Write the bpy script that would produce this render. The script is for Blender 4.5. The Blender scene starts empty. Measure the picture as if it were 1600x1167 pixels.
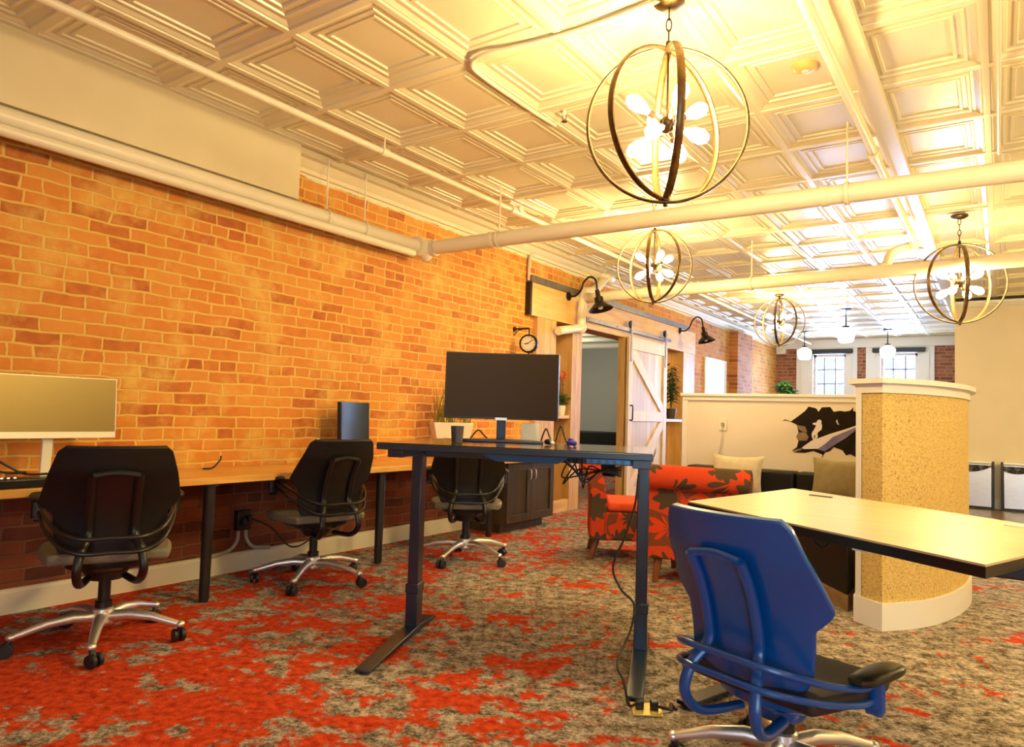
import bpy, math, random
from mathutils import Vector, Matrix
random.seed(7)
scn = bpy.context.scene
COL = scn.collection
R = math.radians

# ---------------------------------------------------------------- camera maths (real lens, real place)
FPX, CX, CY, EYE = 1107.0, 800.0, 583.5, 1.18
YAW, PITCH, ROLL = R(34.6), R(3.21), R(1.82)
FW = Vector((-math.sin(YAW)*math.cos(PITCH), math.cos(YAW)*math.cos(PITCH), math.sin(PITCH)))
RT0 = Vector((math.cos(YAW), math.sin(YAW), 0.0))
UP0 = RT0.cross(FW)
RT = RT0*math.cos(ROLL) + UP0*math.sin(ROLL)
UPV = UP0*math.cos(ROLL) - RT0*math.sin(ROLL)
EYEV = Vector((0, 0, EYE))

def ray(px, py):
    return RT*((px-CX)/FPX) + UPV*((CY-py)/FPX) + FW
def on_z(px, py, z):
    r = ray(px, py); return EYEV + r*((z-EYE)/r.z)
def on_x(px, py, x):
    r = ray(px, py); return EYEV + r*(x/r.x)
def on_y(px, py, y):
    r = ray(px, py); return EYEV + r*(y/r.y)
def at_depth(px, py, d):
    return EYEV + ray(px, py)*d
def proj(P):
    v = Vector(P)-EYEV; zc = v.dot(FW)
    return CX+FPX*v.dot(RT)/zc, CY-FPX*v.dot(UPV)/zc
def z_for(x, y, py):
    lo, hi = -1.0, 4.0
    for _ in range(40):
        m = (lo+hi)/2
        if proj((x, y, m))[1] > py: lo = m
        else: hi = m
    return (lo+hi)/2

WX = -4.478     # left brick wall
CZ = 3.135      # ceiling
YF = 17.8       # far wall
YB = -3.2       # wall behind the camera
XR = 4.6        # right wall

# ---------------------------------------------------------------- materials
def newmat(name):
    m = bpy.data.materials.new(name); m.use_nodes = True
    nt = m.node_tree; return m, nt, nt.nodes, nt.links, nt.nodes['Principled BSDF']

def mat(name, col, rough=0.5, metal=0.0, var=0.0, vscale=30.0, bump=0.0, bscale=60.0, spec=None, emit=None, estr=0.0, stretch=None, sheen=0.0, coat=0.0, alpha=None):
    m, nt, N, L, b = newmat(name)
    c = (*col, 1.0)
    b.inputs['Base Color'].default_value = c
    b.inputs['Roughness'].default_value = rough
    b.inputs['Metallic'].default_value = metal
    if spec is not None: b.inputs['Specular IOR Level'].default_value = spec
    if coat: b.inputs['Coat Weight'].default_value = coat; b.inputs['Coat Roughness'].default_value = 0.15
    if sheen: b.inputs['Sheen Weight'].default_value = sheen
    if emit is not None:
        b.inputs['Emission Color'].default_value = (*emit, 1); b.inputs['Emission Strength'].default_value = estr
        m.cycles.emission_sampling = 'NONE'
    if var or bump:
        tc = N.new('ShaderNodeTexCoord'); mp = N.new('ShaderNodeMapping')
        L.new(tc.outputs['Object'], mp.inputs['Vector'])
        if stretch: mp.inputs['Scale'].default_value = stretch
    if var:
        n = N.new('ShaderNodeTexNoise'); n.inputs['Scale'].default_value = vscale; n.inputs['Detail'].default_value = 5
        L.new(mp.outputs[0], n.inputs['Vector'])
        r = N.new('ShaderNodeValToRGB')
        r.color_ramp.elements[0].position = 0.3; r.color_ramp.elements[1].position = 0.7
        r.color_ramp.elements[0].color = tuple(max(0, x*(1-var)) for x in col)+(1,)
        r.color_ramp.elements[1].color = tuple(min(1, x*(1+var)) for x in col)+(1,)
        L.new(n.outputs['Fac'], r.inputs['Fac']); L.new(r.outputs['Color'], b.inputs['Base Color'])
    if bump:
        n2 = N.new('ShaderNodeTexNoise'); n2.inputs['Scale'].default_value = bscale; n2.inputs['Detail'].default_value = 4
        L.new(mp.outputs[0], n2.inputs['Vector'])
        bp = N.new('ShaderNodeBump'); bp.inputs['Strength'].default_value = bump; bp.inputs['Distance'].default_value = 0.01
        L.new(n2.outputs['Fac'], bp.inputs['Height']); L.new(bp.outputs['Normal'], b.inputs['Normal'])
    return m

def wood(name, dark, light, rough=0.45, axis='z', scale=6.0, plank=0.0, coat=0.0):
    """wood grain running along `axis`; plank>0 adds board joints of that width"""
    m, nt, N, L, b = newmat(name)
    tc = N.new('ShaderNodeTexCoord'); mp = N.new('ShaderNodeMapping')
    L.new(tc.outputs['Object'], mp.inputs['Vector'])
    s = {'x': (0.12, 1, 1), 'y': (1, 0.12, 1), 'z': (1, 1, 0.12)}[axis]
    mp.inputs['Scale'].default_value = s
    n = N.new('ShaderNodeTexNoise'); n.inputs['Scale'].default_value = scale*3; n.inputs['Detail'].default_value = 7; n.inputs['Distortion'].default_value = 0.6
    L.new(mp.outputs[0], n.inputs['Vector'])
    r = N.new('ShaderNodeValToRGB')
    r.color_ramp.elements[0].position = 0.32; r.color_ramp.elements[1].position = 0.68
    r.color_ramp.elements[0].color = (*dark, 1); r.color_ramp.elements[1].color = (*light, 1)
    L.new(n.outputs['Fac'], r.inputs['Fac'])
    out = r.outputs['Color']
    if plank:
        sx = N.new('ShaderNodeSeparateXYZ'); L.new(tc.outputs['Object'], sx.inputs[0])
        src = {'x': 'Z', 'z': 'Y', 'y': 'X'}[axis]
        d = N.new('ShaderNodeMath'); d.operation = 'DIVIDE'; d.inputs[1].default_value = plank
        L.new(sx.outputs[src], d.inputs[0])
        fr = N.new('ShaderNodeMath'); fr.operation = 'FRACT'; L.new(d.outputs[0], fr.inputs[0])
        lt = N.new('ShaderNodeMath'); lt.operation = 'LESS_THAN'; lt.inputs[1].default_value = 0.035; L.new(fr.outputs[0], lt.inputs[0])
        fl = N.new('ShaderNodeMath'); fl.operation = 'FLOOR'; L.new(d.outputs[0], fl.inputs[0])
        wn = N.new('ShaderNodeTexWhiteNoise'); wn.noise_dimensions = '1D'; L.new(fl.outputs[0], wn.inputs['W'])
        mr = N.new('ShaderNodeMapRange'); mr.inputs['To Min'].default_value = 0.72; mr.inputs['To Max'].default_value = 1.12
        L.new(wn.outputs['Value'], mr.inputs['Value'])
        hv = N.new('ShaderNodeHueSaturation'); L.new(out, hv.inputs['Color']); L.new(mr.outputs[0], hv.inputs['Value'])
        mx = N.new('ShaderNodeMixRGB'); mx.inputs['Color2'].default_value = tuple(c*0.3 for c in dark)+(1,)
        L.new(lt.outputs[0], mx.inputs['Fac']); L.new(hv.outputs[0], mx.inputs['Color1'])
        out = mx.outputs[0]
    L.new(out, b.inputs['Base Color'])
    b.inputs['Roughness'].default_value = rough
    if coat: b.inputs['Coat Weight'].default_value = coat; b.inputs['Coat Roughness'].default_value = 0.2
    bp = N.new('ShaderNodeBump'); bp.inputs['Strength'].default_value = 0.15; bp.inputs['Distance'].default_value = 0.004
    L.new(n.outputs['Fac'], bp.inputs['Height']); L.new(bp.outputs['Normal'], b.inputs['Normal'])
    return m

def brick(name, c1, c2, c3, mortar, smear=0.5, paint_z=None, plane='yz', cream=None, low_z=None):
    m, nt, N, L, b = newmat(name)
    tc = N.new('ShaderNodeTexCoord'); sx = N.new('ShaderNodeSeparateXYZ'); L.new(tc.outputs['Object'], sx.inputs[0])
    # slightly wavy courses
    nz = N.new('ShaderNodeTexNoise'); nz.inputs['Scale'].default_value = 5.0; nz.inputs['Detail'].default_value = 3
    L.new(tc.outputs['Object'], nz.inputs['Vector'])
    sc = N.new('ShaderNodeSeparateColor'); L.new(nz.outputs['Color'], sc.inputs[0])
    def off(sock, amt):
        a = N.new('ShaderNodeMath'); a.operation = 'SUBTRACT'; a.inputs[1].default_value = 0.5; L.new(sock, a.inputs[0])
        k = N.new('ShaderNodeMath'); k.operation = 'MULTIPLY'; k.inputs[1].default_value = amt; L.new(a.outputs[0], k.inputs[0]); return k.outputs[0]
    def add(s1, s2):
        a = N.new('ShaderNodeMath'); a.operation = 'ADD'; L.new(s1, a.inputs[0]); L.new(s2, a.inputs[1]); return a.outputs[0]
    uu = add(sx.outputs['Y' if plane == 'yz' else 'X'], off(sc.outputs[0], 0.07))
    vv = add(sx.outputs['Z'], off(sc.outputs[1], 0.030))
    cb = N.new('ShaderNodeCombineXYZ'); L.new(uu, cb.inputs[0]); L.new(vv, cb.inputs[1])
    br = N.new('ShaderNodeTexBrick')
    br.inputs['Scale'].default_value = 1.0; br.inputs['Brick Width'].default_value = 0.235; br.inputs['Row Height'].default_value = 0.078
    br.inputs['Mortar Size'].default_value = 0.0095; br.inputs['Mortar Smooth'].default_value = 0.6; br.inputs['Bias'].default_value = 0.0
    br.offset = 0.5; br.squash = 0.55; br.squash_frequency = 6
    br.inputs['Color1'].default_value = (0, 0, 0, 1); br.inputs['Color2'].default_value = (1, 1, 1, 1); br.inputs['Mortar'].default_value = (0.5, 0.5, 0.5, 1)
    L.new(cb.outputs[0], br.inputs['Vector'])
    rp = N.new('ShaderNodeValToRGB'); e = rp.color_ramp.elements
    e[0].position = 0.05; e[0].color = (*c1, 1); e[1].position = 1.0; e[1].color = (*c3, 1)
    x = e.new(0.4); x.color = (*c2, 1)
    n2 = N.new('ShaderNodeTexNoise'); n2.inputs['Scale'].default_value = 14; n2.inputs['Detail'].default_value = 6; L.new(tc.outputs['Object'], n2.inputs['Vector'])
    fa = N.new('ShaderNodeMath'); fa.operation = 'MULTIPLY_ADD'; fa.inputs[1].default_value = 0.7; L.new(br.outputs['Color'], fa.inputs[0])
    hf = N.new('ShaderNodeMath'); hf.operation = 'MULTIPLY'; hf.inputs[1].default_value = 0.5; L.new(n2.outputs['Fac'], hf.inputs[0]); L.new(hf.outputs[0], fa.inputs[2])
    sb = N.new('ShaderNodeMath'); sb.operation = 'SUBTRACT'; sb.inputs[1].default_value = 0.1; L.new(fa.outputs[0], sb.inputs[0])
    L.new(sb.outputs[0], rp.inputs['Fac'])
    # mortar smears over the faces
    n3 = N.new('ShaderNodeTexNoise'); n3.inputs['Scale'].default_value = 3.2; n3.inputs['Detail'].default_value = 8; n3.inputs['Roughness'].default_value = 0.65
    L.new(tc.outputs['Object'], n3.inputs['Vector'])
    r3 = N.new('ShaderNodeValToRGB'); r3.color_ramp.elements[0].position = 0.50; r3.color_ramp.elements[1].position = 0.72
    L.new(n3.outputs['Fac'], r3.inputs['Fac'])
    ks = N.new('ShaderNodeMath'); ks.operation = 'MULTIPLY'; ks.inputs[1].default_value = smear; L.new(r3.outputs['Color'], ks.inputs[0])
    mxf = N.new('ShaderNodeMath'); mxf.operation = 'MAXIMUM'; L.new(br.outputs['Fac'], mxf.inputs[0]); L.new(ks.outputs[0], mxf.inputs[1])
    mx = N.new('ShaderNodeMixRGB'); mx.inputs['Color2'].default_value = (*mortar, 1)
    L.new(mxf.outputs[0], mx.inputs['Fac']); L.new(rp.outputs['Color'], mx.inputs['Color1'])
    out = mx.outputs[0]
    if paint_z is not None:
        nn = N.new('ShaderNodeMath'); nn.operation = 'MULTIPLY_ADD'; nn.inputs[1].default_value = 0.10; L.new(n3.outputs['Fac'], nn.inputs[0]); L.new(sx.outputs['Z'], nn.inputs[2])
        g = N.new('ShaderNodeMath'); g.operation = 'GREATER_THAN'; g.inputs[1].default_value = paint_z+0.05; L.new(nn.outputs[0], g.inputs[0])
        mp_ = N.new('ShaderNodeMixRGB'); mp_.inputs['Color2'].default_value = (*(cream or (0.8, 0.7, 0.5)), 1)
        L.new(g.outputs[0], mp_.inputs['Fac']); L.new(out, mp_.inputs['Color1']); out = mp_.outputs[0]
    if low_z is not None:   # brick below this height: darker red, dark joints
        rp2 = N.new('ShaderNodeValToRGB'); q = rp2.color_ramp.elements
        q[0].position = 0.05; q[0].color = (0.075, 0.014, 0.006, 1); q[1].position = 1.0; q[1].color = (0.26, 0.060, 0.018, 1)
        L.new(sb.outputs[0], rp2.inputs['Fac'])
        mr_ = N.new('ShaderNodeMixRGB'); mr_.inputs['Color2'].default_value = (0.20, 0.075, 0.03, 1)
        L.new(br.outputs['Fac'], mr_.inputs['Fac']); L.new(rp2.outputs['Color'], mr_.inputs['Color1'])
        g2 = N.new('ShaderNodeMath'); g2.operation = 'LESS_THAN'; g2.inputs[1].default_value = low_z; L.new(sx.outputs['Z'], g2.inputs[0])
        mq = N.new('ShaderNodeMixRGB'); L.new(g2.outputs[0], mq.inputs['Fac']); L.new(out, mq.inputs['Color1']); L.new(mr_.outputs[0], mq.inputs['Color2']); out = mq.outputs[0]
    L.new(out, b.inputs['Base Color'])
    b.inputs['Roughness'].default_value = 0.8
    h1 = N.new('ShaderNodeMath'); h1.operation = 'MULTIPLY_ADD'; h1.inputs[1].default_value = -1.0; L.new(br.outputs['Fac'], h1.inputs[0])
    h2 = N.new('ShaderNodeMath'); h2.operation = 'MULTIPLY'; h2.inputs[1].default_value = 0.6; L.new(n2.outputs['Fac'], h2.inputs[0]); L.new(h2.outputs[0], h1.inputs[2])
    bp = N.new('ShaderNodeBump'); bp.inputs['Strength'].default_value = 0.55; bp.inputs['Distance'].default_value = 0.008
    L.new(h1.outputs[0], bp.inputs['Height']); L.new(bp.outputs['Normal'], b.inputs['Normal'])
    return m

def carpet_mat():
    m, nt, N, L, b = newmat('patterned carpet')
    tc = N.new('ShaderNodeTexCoord')
    mp = N.new('ShaderNodeMapping'); mp.inputs['Rotation'].default_value = (0, 0, R(-33)); mp.inputs['Scale'].default_value = (1.0, 1.05, 1)
    L.new(tc.outputs['Object'], mp.inputs['Vector'])
    def noise(scale, detail, rough, vec=None, dist=0.0):
        n = N.new('ShaderNodeTexNoise'); n.inputs['Scale'].default_value = scale; n.inputs['Detail'].default_value = detail
        n.inputs['Roughness'].default_value = rough; n.inputs['Distortion'].default_value = dist
        L.new(vec or mp.outputs[0], n.inputs['Vector']); return n.outputs['Fac']
    def math_(op, a, b_, c=None):
        k = N.new('ShaderNodeMath'); k.operation = op
        for i, v in enumerate((a, b_, c)):
            if v is None: continue
            if isinstance(v, (int, float)): k.inputs[i].default_value = v
            else: L.new(v, k.inputs[i])
        return k.outputs[0]
    # grey / beige / dark ground
    g1 = noise(13.0, 10, 0.80)
    r1 = N.new('ShaderNodeValToRGB'); e = r1.color_ramp.elements
    e[0].position = 0.425; e[0].color = (0.050, 0.042, 0.036, 1)
    e[1].position = 0.585; e[1].color = (0.58, 0.49, 0.43, 1)
    x = e.new(0.485); x.color = (0.23, 0.19, 0.155, 1)
    g1 = math_('ADD', math_('MULTIPLY', g1, 0.66), math_('MULTIPLY', noise(55.0, 4, 0.7), 0.34))
    L.new(g1, r1.inputs['Fac'])
    # red mask: more red towards the brick wall
    sx = N.new('ShaderNodeSeparateXYZ'); L.new(tc.outputs['Object'], sx.inputs[0])
    mr = N.new('ShaderNodeMapRange'); mr.inputs['From Min'].default_value = -3.6; mr.inputs['From Max'].default_value = -1.3
    mr.inputs['To Min'].default_value = 0.058; mr.inputs['To Max'].default_value = 0.0; L.new(sx.outputs['X'], mr.inputs['Value'])
    mr2 = N.new('ShaderNodeMapRange'); mr2.inputs['From Min'].default_value = 1.4; mr2.inputs['From Max'].default_value = 3.7
    mr2.inputs['To Min'].default_value = 0.050; mr2.inputs['To Max'].default_value = -0.030; L.new(sx.outputs['Y'], mr2.inputs['Value'])
    big = noise(2.2, 2, 0.5); fine = noise(8.0, 8, 0.66, dist=0.15)
    s = math_('ADD', math_('MULTIPLY', big, 0.40), math_('MULTIPLY', fine, 0.60))
    s = math_('ADD', s, math_('ADD', mr.outputs[0], mr2.outputs[0]))
    r2 = N.new('ShaderNodeValToRGB'); r2.color_ramp.elements[0].position = 0.533; r2.color_ramp.elements[1].position = 0.560
    L.new(s, r2.inputs['Fac'])
    rn = noise(26, 4, 0.6)
    rr = N.new('ShaderNodeValToRGB'); rr.color_ramp.elements[0].position = 0.3; rr.color_ramp.elements[0].color = (0.30, 0.018, 0.008, 1)
    rr.color_ramp.elements[1].position = 0.7; rr.color_ramp.elements[1].color = (0.72, 0.088, 0.022, 1)
    L.new(rn, rr.inputs['Fac'])
    mx = N.new('ShaderNodeMixRGB'); L.new(r2.outputs['Color'], mx.inputs['Fac']); L.new(r1.outputs['Color'], mx.inputs['Color1']); L.new(rr.outputs['Color'], mx.inputs['Color2'])
    # loop pile speckle
    sp = noise(230, 2, 0.5, vec=tc.outputs['Object'])
    hv = N.new('ShaderNodeHueSaturation'); L.new(mx.outputs[0], hv.inputs['Color'])
    ms = N.new('ShaderNodeMapRange'); ms.inputs['From Min'].default_value = 0.3; ms.inputs['From Max'].default_value = 0.7; ms.inputs['To Min'].default_value = 0.6; ms.inputs['To Max'].default_value = 1.4
    L.new(sp, ms.inputs['Value']); L.new(ms.outputs[0], hv.inputs['Value'])
    L.new(hv.outputs[0], b.inputs['Base Color'])
    b.inputs['Roughness'].default_value = 0.95; b.inputs['Specular IOR Level'].default_value = 0.1
    bp = N.new('ShaderNodeBump'); bp.inputs['Strength'].default_value = 0.5; bp.inputs['Distance'].default_value = 0.006
    L.new(sp, bp.inputs['Height']); L.new(bp.outputs['Normal'], b.inputs['Normal'])
    return m

def cork_mat():
    m, nt, N, L, b = newmat('cork')
    tc = N.new('ShaderNodeTexCoord')
    v = N.new('ShaderNodeTexVoronoi'); v.inputs['Scale'].default_value = 150; L.new(tc.outputs['Object'], v.inputs['Vector'])
    n = N.new('ShaderNodeTexNoise'); n.inputs['Scale'].default_value = 80; n.inputs['Detail'].default_value = 6; L.new(tc.outputs['Object'], n.inputs['Vector'])
    sc = N.new('ShaderNodeSeparateColor'); L.new(v.outputs['Color'], sc.inputs[0])
    a = N.new('ShaderNodeMath'); a.operation = 'MULTIPLY_ADD'; a.inputs[1].default_value = 0.45; L.new(sc.outputs[0], a.inputs[0])
    k = N.new('ShaderNodeMath'); k.operation = 'MULTIPLY'; k.inputs[1].default_value = 0.6; L.new(n.outputs['Fac'], k.inputs[0]); L.new(k.outputs[0], a.inputs[2])
    r = N.new('ShaderNodeValToRGB'); e = r.color_ramp.elements
    e[0].position = 0.20; e[0].color = (0.30, 0.15, 0.035, 1); e[1].position = 0.75; e[1].color = (0.75, 0.55, 0.20, 1)
    x = e.new(0.42); x.color = (0.62, 0.43, 0.135, 1)
    L.new(a.outputs[0], r.inputs['Fac']); L.new(r.outputs['Color'], b.inputs['Base Color'])
    b.inputs['Roughness'].default_value = 0.75
    return m

def floral_mat(invert=True):
    """red upholstery with big charcoal daisies"""
    m, nt, N, L, b = newmat('red floral upholstery')
    tc = N.new('ShaderNodeTexCoord'); mp = N.new('ShaderNodeMapping'); mp.inputs['Scale'].default_value = (1, 1, 1); mp.inputs['Location'].default_value = (0.13, 0.07, 0.21)
    L.new(tc.outputs['Object'], mp.inputs['Vector'])
    v = N.new('ShaderNodeTexVoronoi'); v.inputs['Scale'].default_value = 4.2; v.inputs['Randomness'].default_value = 0.75; L.new(mp.outputs[0], v.inputs['Vector'])
    # petals: modulate radius by angle round each cell centre
    d = N.new('ShaderNodeVectorMath'); d.operation = 'SUBTRACT'
    sc_ = N.new('ShaderNodeVectorMath'); sc_.operation = 'SCALE'; sc_.inputs['Scale'].default_value = 1.0
    L.new(mp.outputs[0], d.inputs[0]); L.new(v.outputs['Position'], d.inputs[1])
    sx = N.new('ShaderNodeSeparateXYZ'); L.new(d.outputs[0], sx.inputs[0])
    s = N.new('ShaderNodeMath'); s.operation = 'ADD'; L.new(sx.outputs[0], s.inputs[0]); L.new(sx.outputs[1], s.inputs[1])
    at = N.new('ShaderNodeMath'); at.operation = 'ARCTAN2'; L.new(sx.outputs[2], at.inputs[0]); L.new(s.outputs[0], at.inputs[1])
    k = N.new('ShaderNodeMath'); k.operation = 'MULTIPLY'; k.inputs[1].default_value = 11.0; L.new(at.outputs[0], k.inputs[0])
    si = N.new('ShaderNodeMath'); si.operation = 'SINE'; L.new(k.outputs[0], si.inputs[0])
    dd = N.new('ShaderNodeMath'); dd.operation = 'MULTIPLY_ADD'; dd.inputs[1].default_value = 0.07; L.new(si.outputs[0], dd.inputs[0]); L.new(v.outputs['Distance'], dd.inputs[2])
    r = N.new('ShaderNodeValToRGB'); r.color_ramp.interpolation = 'CONSTANT'; e = r.color_ramp.elements
    e[0].position = 0.0; e[0].color = (0.70, 0.060, 0.012, 1); e[1].position = 0.45; e[1].color = (0.72, 0.062, 0.012, 1)
    x = e.new(0.085); x.color = (0.10, 0.058, 0.03, 1)
    L.new(dd.outputs[0], r.inputs['Fac'])
    # two kinds of bloom: charcoal on red, red on charcoal
    sc2 = N.new('ShaderNodeSeparateColor'); L.new(v.outputs['Color'], sc2.inputs[0])
    n = N.new('ShaderNodeTexNoise'); n.inputs['Scale'].default_value = 3.5; L.new(mp.outputs[0], n.inputs['Vector'])
    e[0].color = e[1].color = (0, 0, 0, 1); x.color = (1, 1, 1, 1)
    gt = N.new('ShaderNodeMath'); gt.operation = 'LESS_THAN'; gt.inputs[1].default_value = 0.52 if invert else -1.0; L.new(sc2.outputs[0], gt.inputs[0])
    df = N.new('ShaderNodeMath'); df.operation = 'SUBTRACT'; L.new(r.outputs['Color'], df.inputs[0]); L.new(gt.outputs[0], df.inputs[1])
    ab = N.new('ShaderNodeMath'); ab.operation = 'ABSOLUTE'; L.new(df.outputs[0], ab.inputs[0])
    mx = N.new('ShaderNodeMixRGB'); mx.inputs['Color1'].default_value = (0.72, 0.058, 0.012, 1); mx.inputs['Color2'].default_value = (0.085, 0.055, 0.03, 1)
    L.new(ab.outputs[0], mx.inputs['Fac']); L.new(mx.outputs[0], b.inputs['Base Color'])
    b.inputs['Roughness'].default_value = 0.85; b.inputs['Specular IOR Level'].default_value = 0.2
    return m

M = {}
M['ceil'] = mat('cream painted pressed tin', (0.80, 0.71, 0.50), 0.30, bump=0.12, bscale=40)
M['pipe'] = mat('cream painted pipe', (0.82, 0.73, 0.55), 0.35)
M['plaster'] = mat('cream plaster', (0.74, 0.63, 0.40), 0.55, var=0.03, vscale=4)
M['white'] = mat('white painted trim', (0.85, 0.82, 0.76), 0.4)
M['base'] = mat('cream baseboard paint', (0.80, 0.72, 0.52), 0.4)
M['brick'] = brick('old orange brick', (0.36, 0.080, 0.012), (0.60, 0.195, 0.024), (0.68, 0.29, 0.045), (0.72, 0.455, 0.105), 0.9, paint_z=2.97, cream=(0.78, 0.70, 0.50), low_z=0.72)
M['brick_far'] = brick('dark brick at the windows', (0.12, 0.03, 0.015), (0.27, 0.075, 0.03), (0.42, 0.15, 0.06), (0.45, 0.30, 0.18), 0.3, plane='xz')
M['brick_pier'] = brick('brick pier', (0.25, 0.06, 0.015), (0.48, 0.15, 0.035), (0.66, 0.27, 0.07), (0.6, 0.38, 0.16), 0.25)
M['beige'] = mat('beige wall paint', (0.78, 0.68, 0.50), 0.7, var=0.02, vscale=3)
M['half'] = mat('pale beige half wall paint', (0.80, 0.72, 0.62), 0.65, var=0.02, vscale=2)
M['grey_wall'] = mat('grey wall paint', (0.46, 0.48, 0.44), 0.7)
M['carpet'] = carpet_mat()
M['cork'] = cork_mat()
M['wood_floor'] = wood('brown floorboards', (0.10, 0.06, 0.035), (0.24, 0.15, 0.09), 0.35, 'y', 5, plank=0.14)
M['oak'] = wood('honey oak worktop', (0.62, 0.29, 0.055), (0.80, 0.44, 0.11), 0.30, 'y', 5, coat=0.2)
M['pine'] = wood('golden pine planks', (0.58, 0.31, 0.085), (0.80, 0.50, 0.19), 0.5, 'z', 5, plank=0.15)
M['pine_h'] = wood('golden pine header board', (0.66, 0.36, 0.10), (0.82, 0.53, 0.20), 0.5, 'y', 4)
M['pine_pale'] = wood('pale pine door', (0.76, 0.56, 0.38), (0.88, 0.70, 0.52), 0.5, 'z', 4, plank=0.13)
M['pine_rail'] = wood('pale pine door rails', (0.80, 0.60, 0.43), (0.90, 0.73, 0.56), 0.5, 'z', 4)
M['laminate'] = wood('tan laminate desk top', (0.56, 0.41, 0.21), (0.64, 0.48, 0.26), 0.36, 'x', 4)
M['black'] = mat('black plastic', (0.007, 0.0065, 0.006), 0.36)
M['black_fab'] = mat('black leather upholstery', (0.008, 0.007, 0.006), 0.5, spec=0.3, bump=0.08, bscale=120)
M['seat_fab'] = mat('dark grey seat fabric', (0.17, 0.15, 0.10), 0.7, var=0.15, vscale=90)
M['daylit_pl'] = mat('plastic tinted daylight blue', (0.002, 0.075, 0.30), 0.30, coat=0.3)  # blue daylight sheen of black plastic put into the colour
M['blue_seat'] = mat('dark brown seat fabric', (0.02, 0.014, 0.012), 0.6)
M['alu'] = mat('satin aluminium', (0.86, 0.84, 0.80), 0.38, 0.9)
M['rubber'] = mat('black caster rubber', (0.01, 0.01, 0.01), 0.5)
M['darkwood'] = wood('espresso cabinet wood', (0.028, 0.018, 0.008), (0.06, 0.038, 0.017), 0.4, 'z', 5)
M['desk_top'] = mat('black desk top', (0.022, 0.017, 0.014), 0.16, coat=0.5)
M['desk_frame'] = mat('desk frame steel tinted daylight blue', (0.005, 0.020, 0.042), 0.30, spec=0.7)  # daylight's blue reflection put into the frame and edge colour
M['leg_iron'] = mat('dark iron leg', (0.02, 0.014, 0.010), 0.45, 0.3)
M['bronze'] = mat('aged bronze', (0.16, 0.095, 0.035), 0.35, 0.85, var=0.35, vscale=25)
M['bronze_dk'] = mat('dark bronze', (0.05, 0.03, 0.014), 0.4, 0.8)
M['bulb'] = mat('lit bulb glass', (1, 0.9, 0.7), 0.3, emit=(1.0, 0.80, 0.46), estr=26.0)
M['milk'] = mat('lit milk glass', (0.9, 0.9, 0.88), 0.2, emit=(1.0, 0.93, 0.78), estr=2.2)
M['iron'] = mat('oil rubbed black iron', (0.022, 0.014, 0.010), 0.3, 0.6)
M['steel_grey'] = mat('weathered grey steel', (0.20, 0.175, 0.16), 0.45, 0.7, var=0.2, vscale=14)
M['screen'] = mat('matte dark screen', (0.030, 0.018, 0.010), 0.5, spec=0.15)
M['screen_refl'] = mat('screen with bronze glare colour', (0.22, 0.16, 0.06), 0.35, 0.7)  # warm glare of the room put into this screen's colour
M['screen_green'] = mat('glossy dark screen', (0.014, 0.020, 0.012), 0.35, spec=0.25)
M['muntin'] = mat('window bars with backlit grey', (0.40, 0.44, 0.52), 0.5)  # grey shade of white bars against the sky put into the colour
M['silver'] = mat('silver bezel', (0.85, 0.80, 0.66), 0.3, 0.2)
M['steel'] = mat('brushed stainless steel', (0.72, 0.74, 0.76), 0.28, 0.9, stretch=(1, 1, 20), var=0.08, vscale=10)
M['bag'] = mat('black bin bag', (0.012, 0.012, 0.012), 0.25, bump=0.8, bscale=30)
M['ivory'] = mat('ivory plastic', (0.86, 0.80, 0.64), 0.35)
M['cable'] = mat('black cable', (0.012, 0.010, 0.010), 0.45)
M['cable_grey'] = mat('grey cable conduit', (0.42, 0.37, 0.28), 0.4)
M['bluelit_tray'] = mat('tray steel tinted daylight blue', (0.03, 0.16, 0.36), 0.25, 0.3)  # blue light on the tray put into its base colour
M['blue_toy'] = mat('violet blue plastic', (0.035, 0.02, 0.36), 0.35)
M['pot_white'] = mat('white ceramic', (0.86, 0.83, 0.76), 0.25)
M['pot_dark'] = mat('dark clay pot', (0.05, 0.035, 0.025), 0.6)
M['soil'] = mat('potting soil', (0.03, 0.02, 0.012), 0.95)
M['leaf'] = mat('green leaf', (0.045, 0.13, 0.02), 0.4, var=0.4, vscale=8)
M['leaf_dk'] = mat('dark green leaf', (0.018, 0.065, 0.014), 0.35, var=0.4, vscale=8)
M['leaf_br'] = mat('bright green leaf', (0.05, 0.22, 0.06), 0.4, var=0.4, vscale=8)
M['grass'] = mat('yellow green grass blade', (0.22, 0.22, 0.025), 0.5, var=0.3, vscale=20)
M['petal'] = mat('red flower petal', (0.72, 0.07, 0.025), 0.5)
M['floral'] = floral_mat()
M['floral_top'] = floral_mat(False)
M['red_top'] = mat('red upholstery', (0.75, 0.075, 0.012), 0.8, var=0.12, vscale=12)
M['leg_wood'] = wood('reddish wooden leg', (0.13, 0.035, 0.012), (0.24, 0.075, 0.025), 0.4, 'z', 6)
M['pillow_beige'] = mat('pale beige cushion fabric', (0.60, 0.53, 0.38), 0.9, var=0.10, vscale=18)
M['pillow_olive'] = mat('olive tan cushion fabric', (0.25, 0.20, 0.11), 0.9, var=0.12, vscale=14)
M['plinth'] = wood('brown sofa plinth', (0.22, 0.13, 0.06), (0.34, 0.21, 0.10), 0.5, 'x', 5)
M['decal_dark'] = mat('dark brown decal vinyl', (0.010, 0.005, 0.0035), 0.7, spec=0.2, var=0.5, vscale=10)
M['decal_edge'] = mat('grey brown decal vinyl', (0.22, 0.15, 0.11), 0.5, var=0.3, vscale=12)
M['decal_blue'] = mat('blue violet decal vinyl', (0.16, 0.15, 0.38), 0.5, var=0.3, vscale=9)
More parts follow.
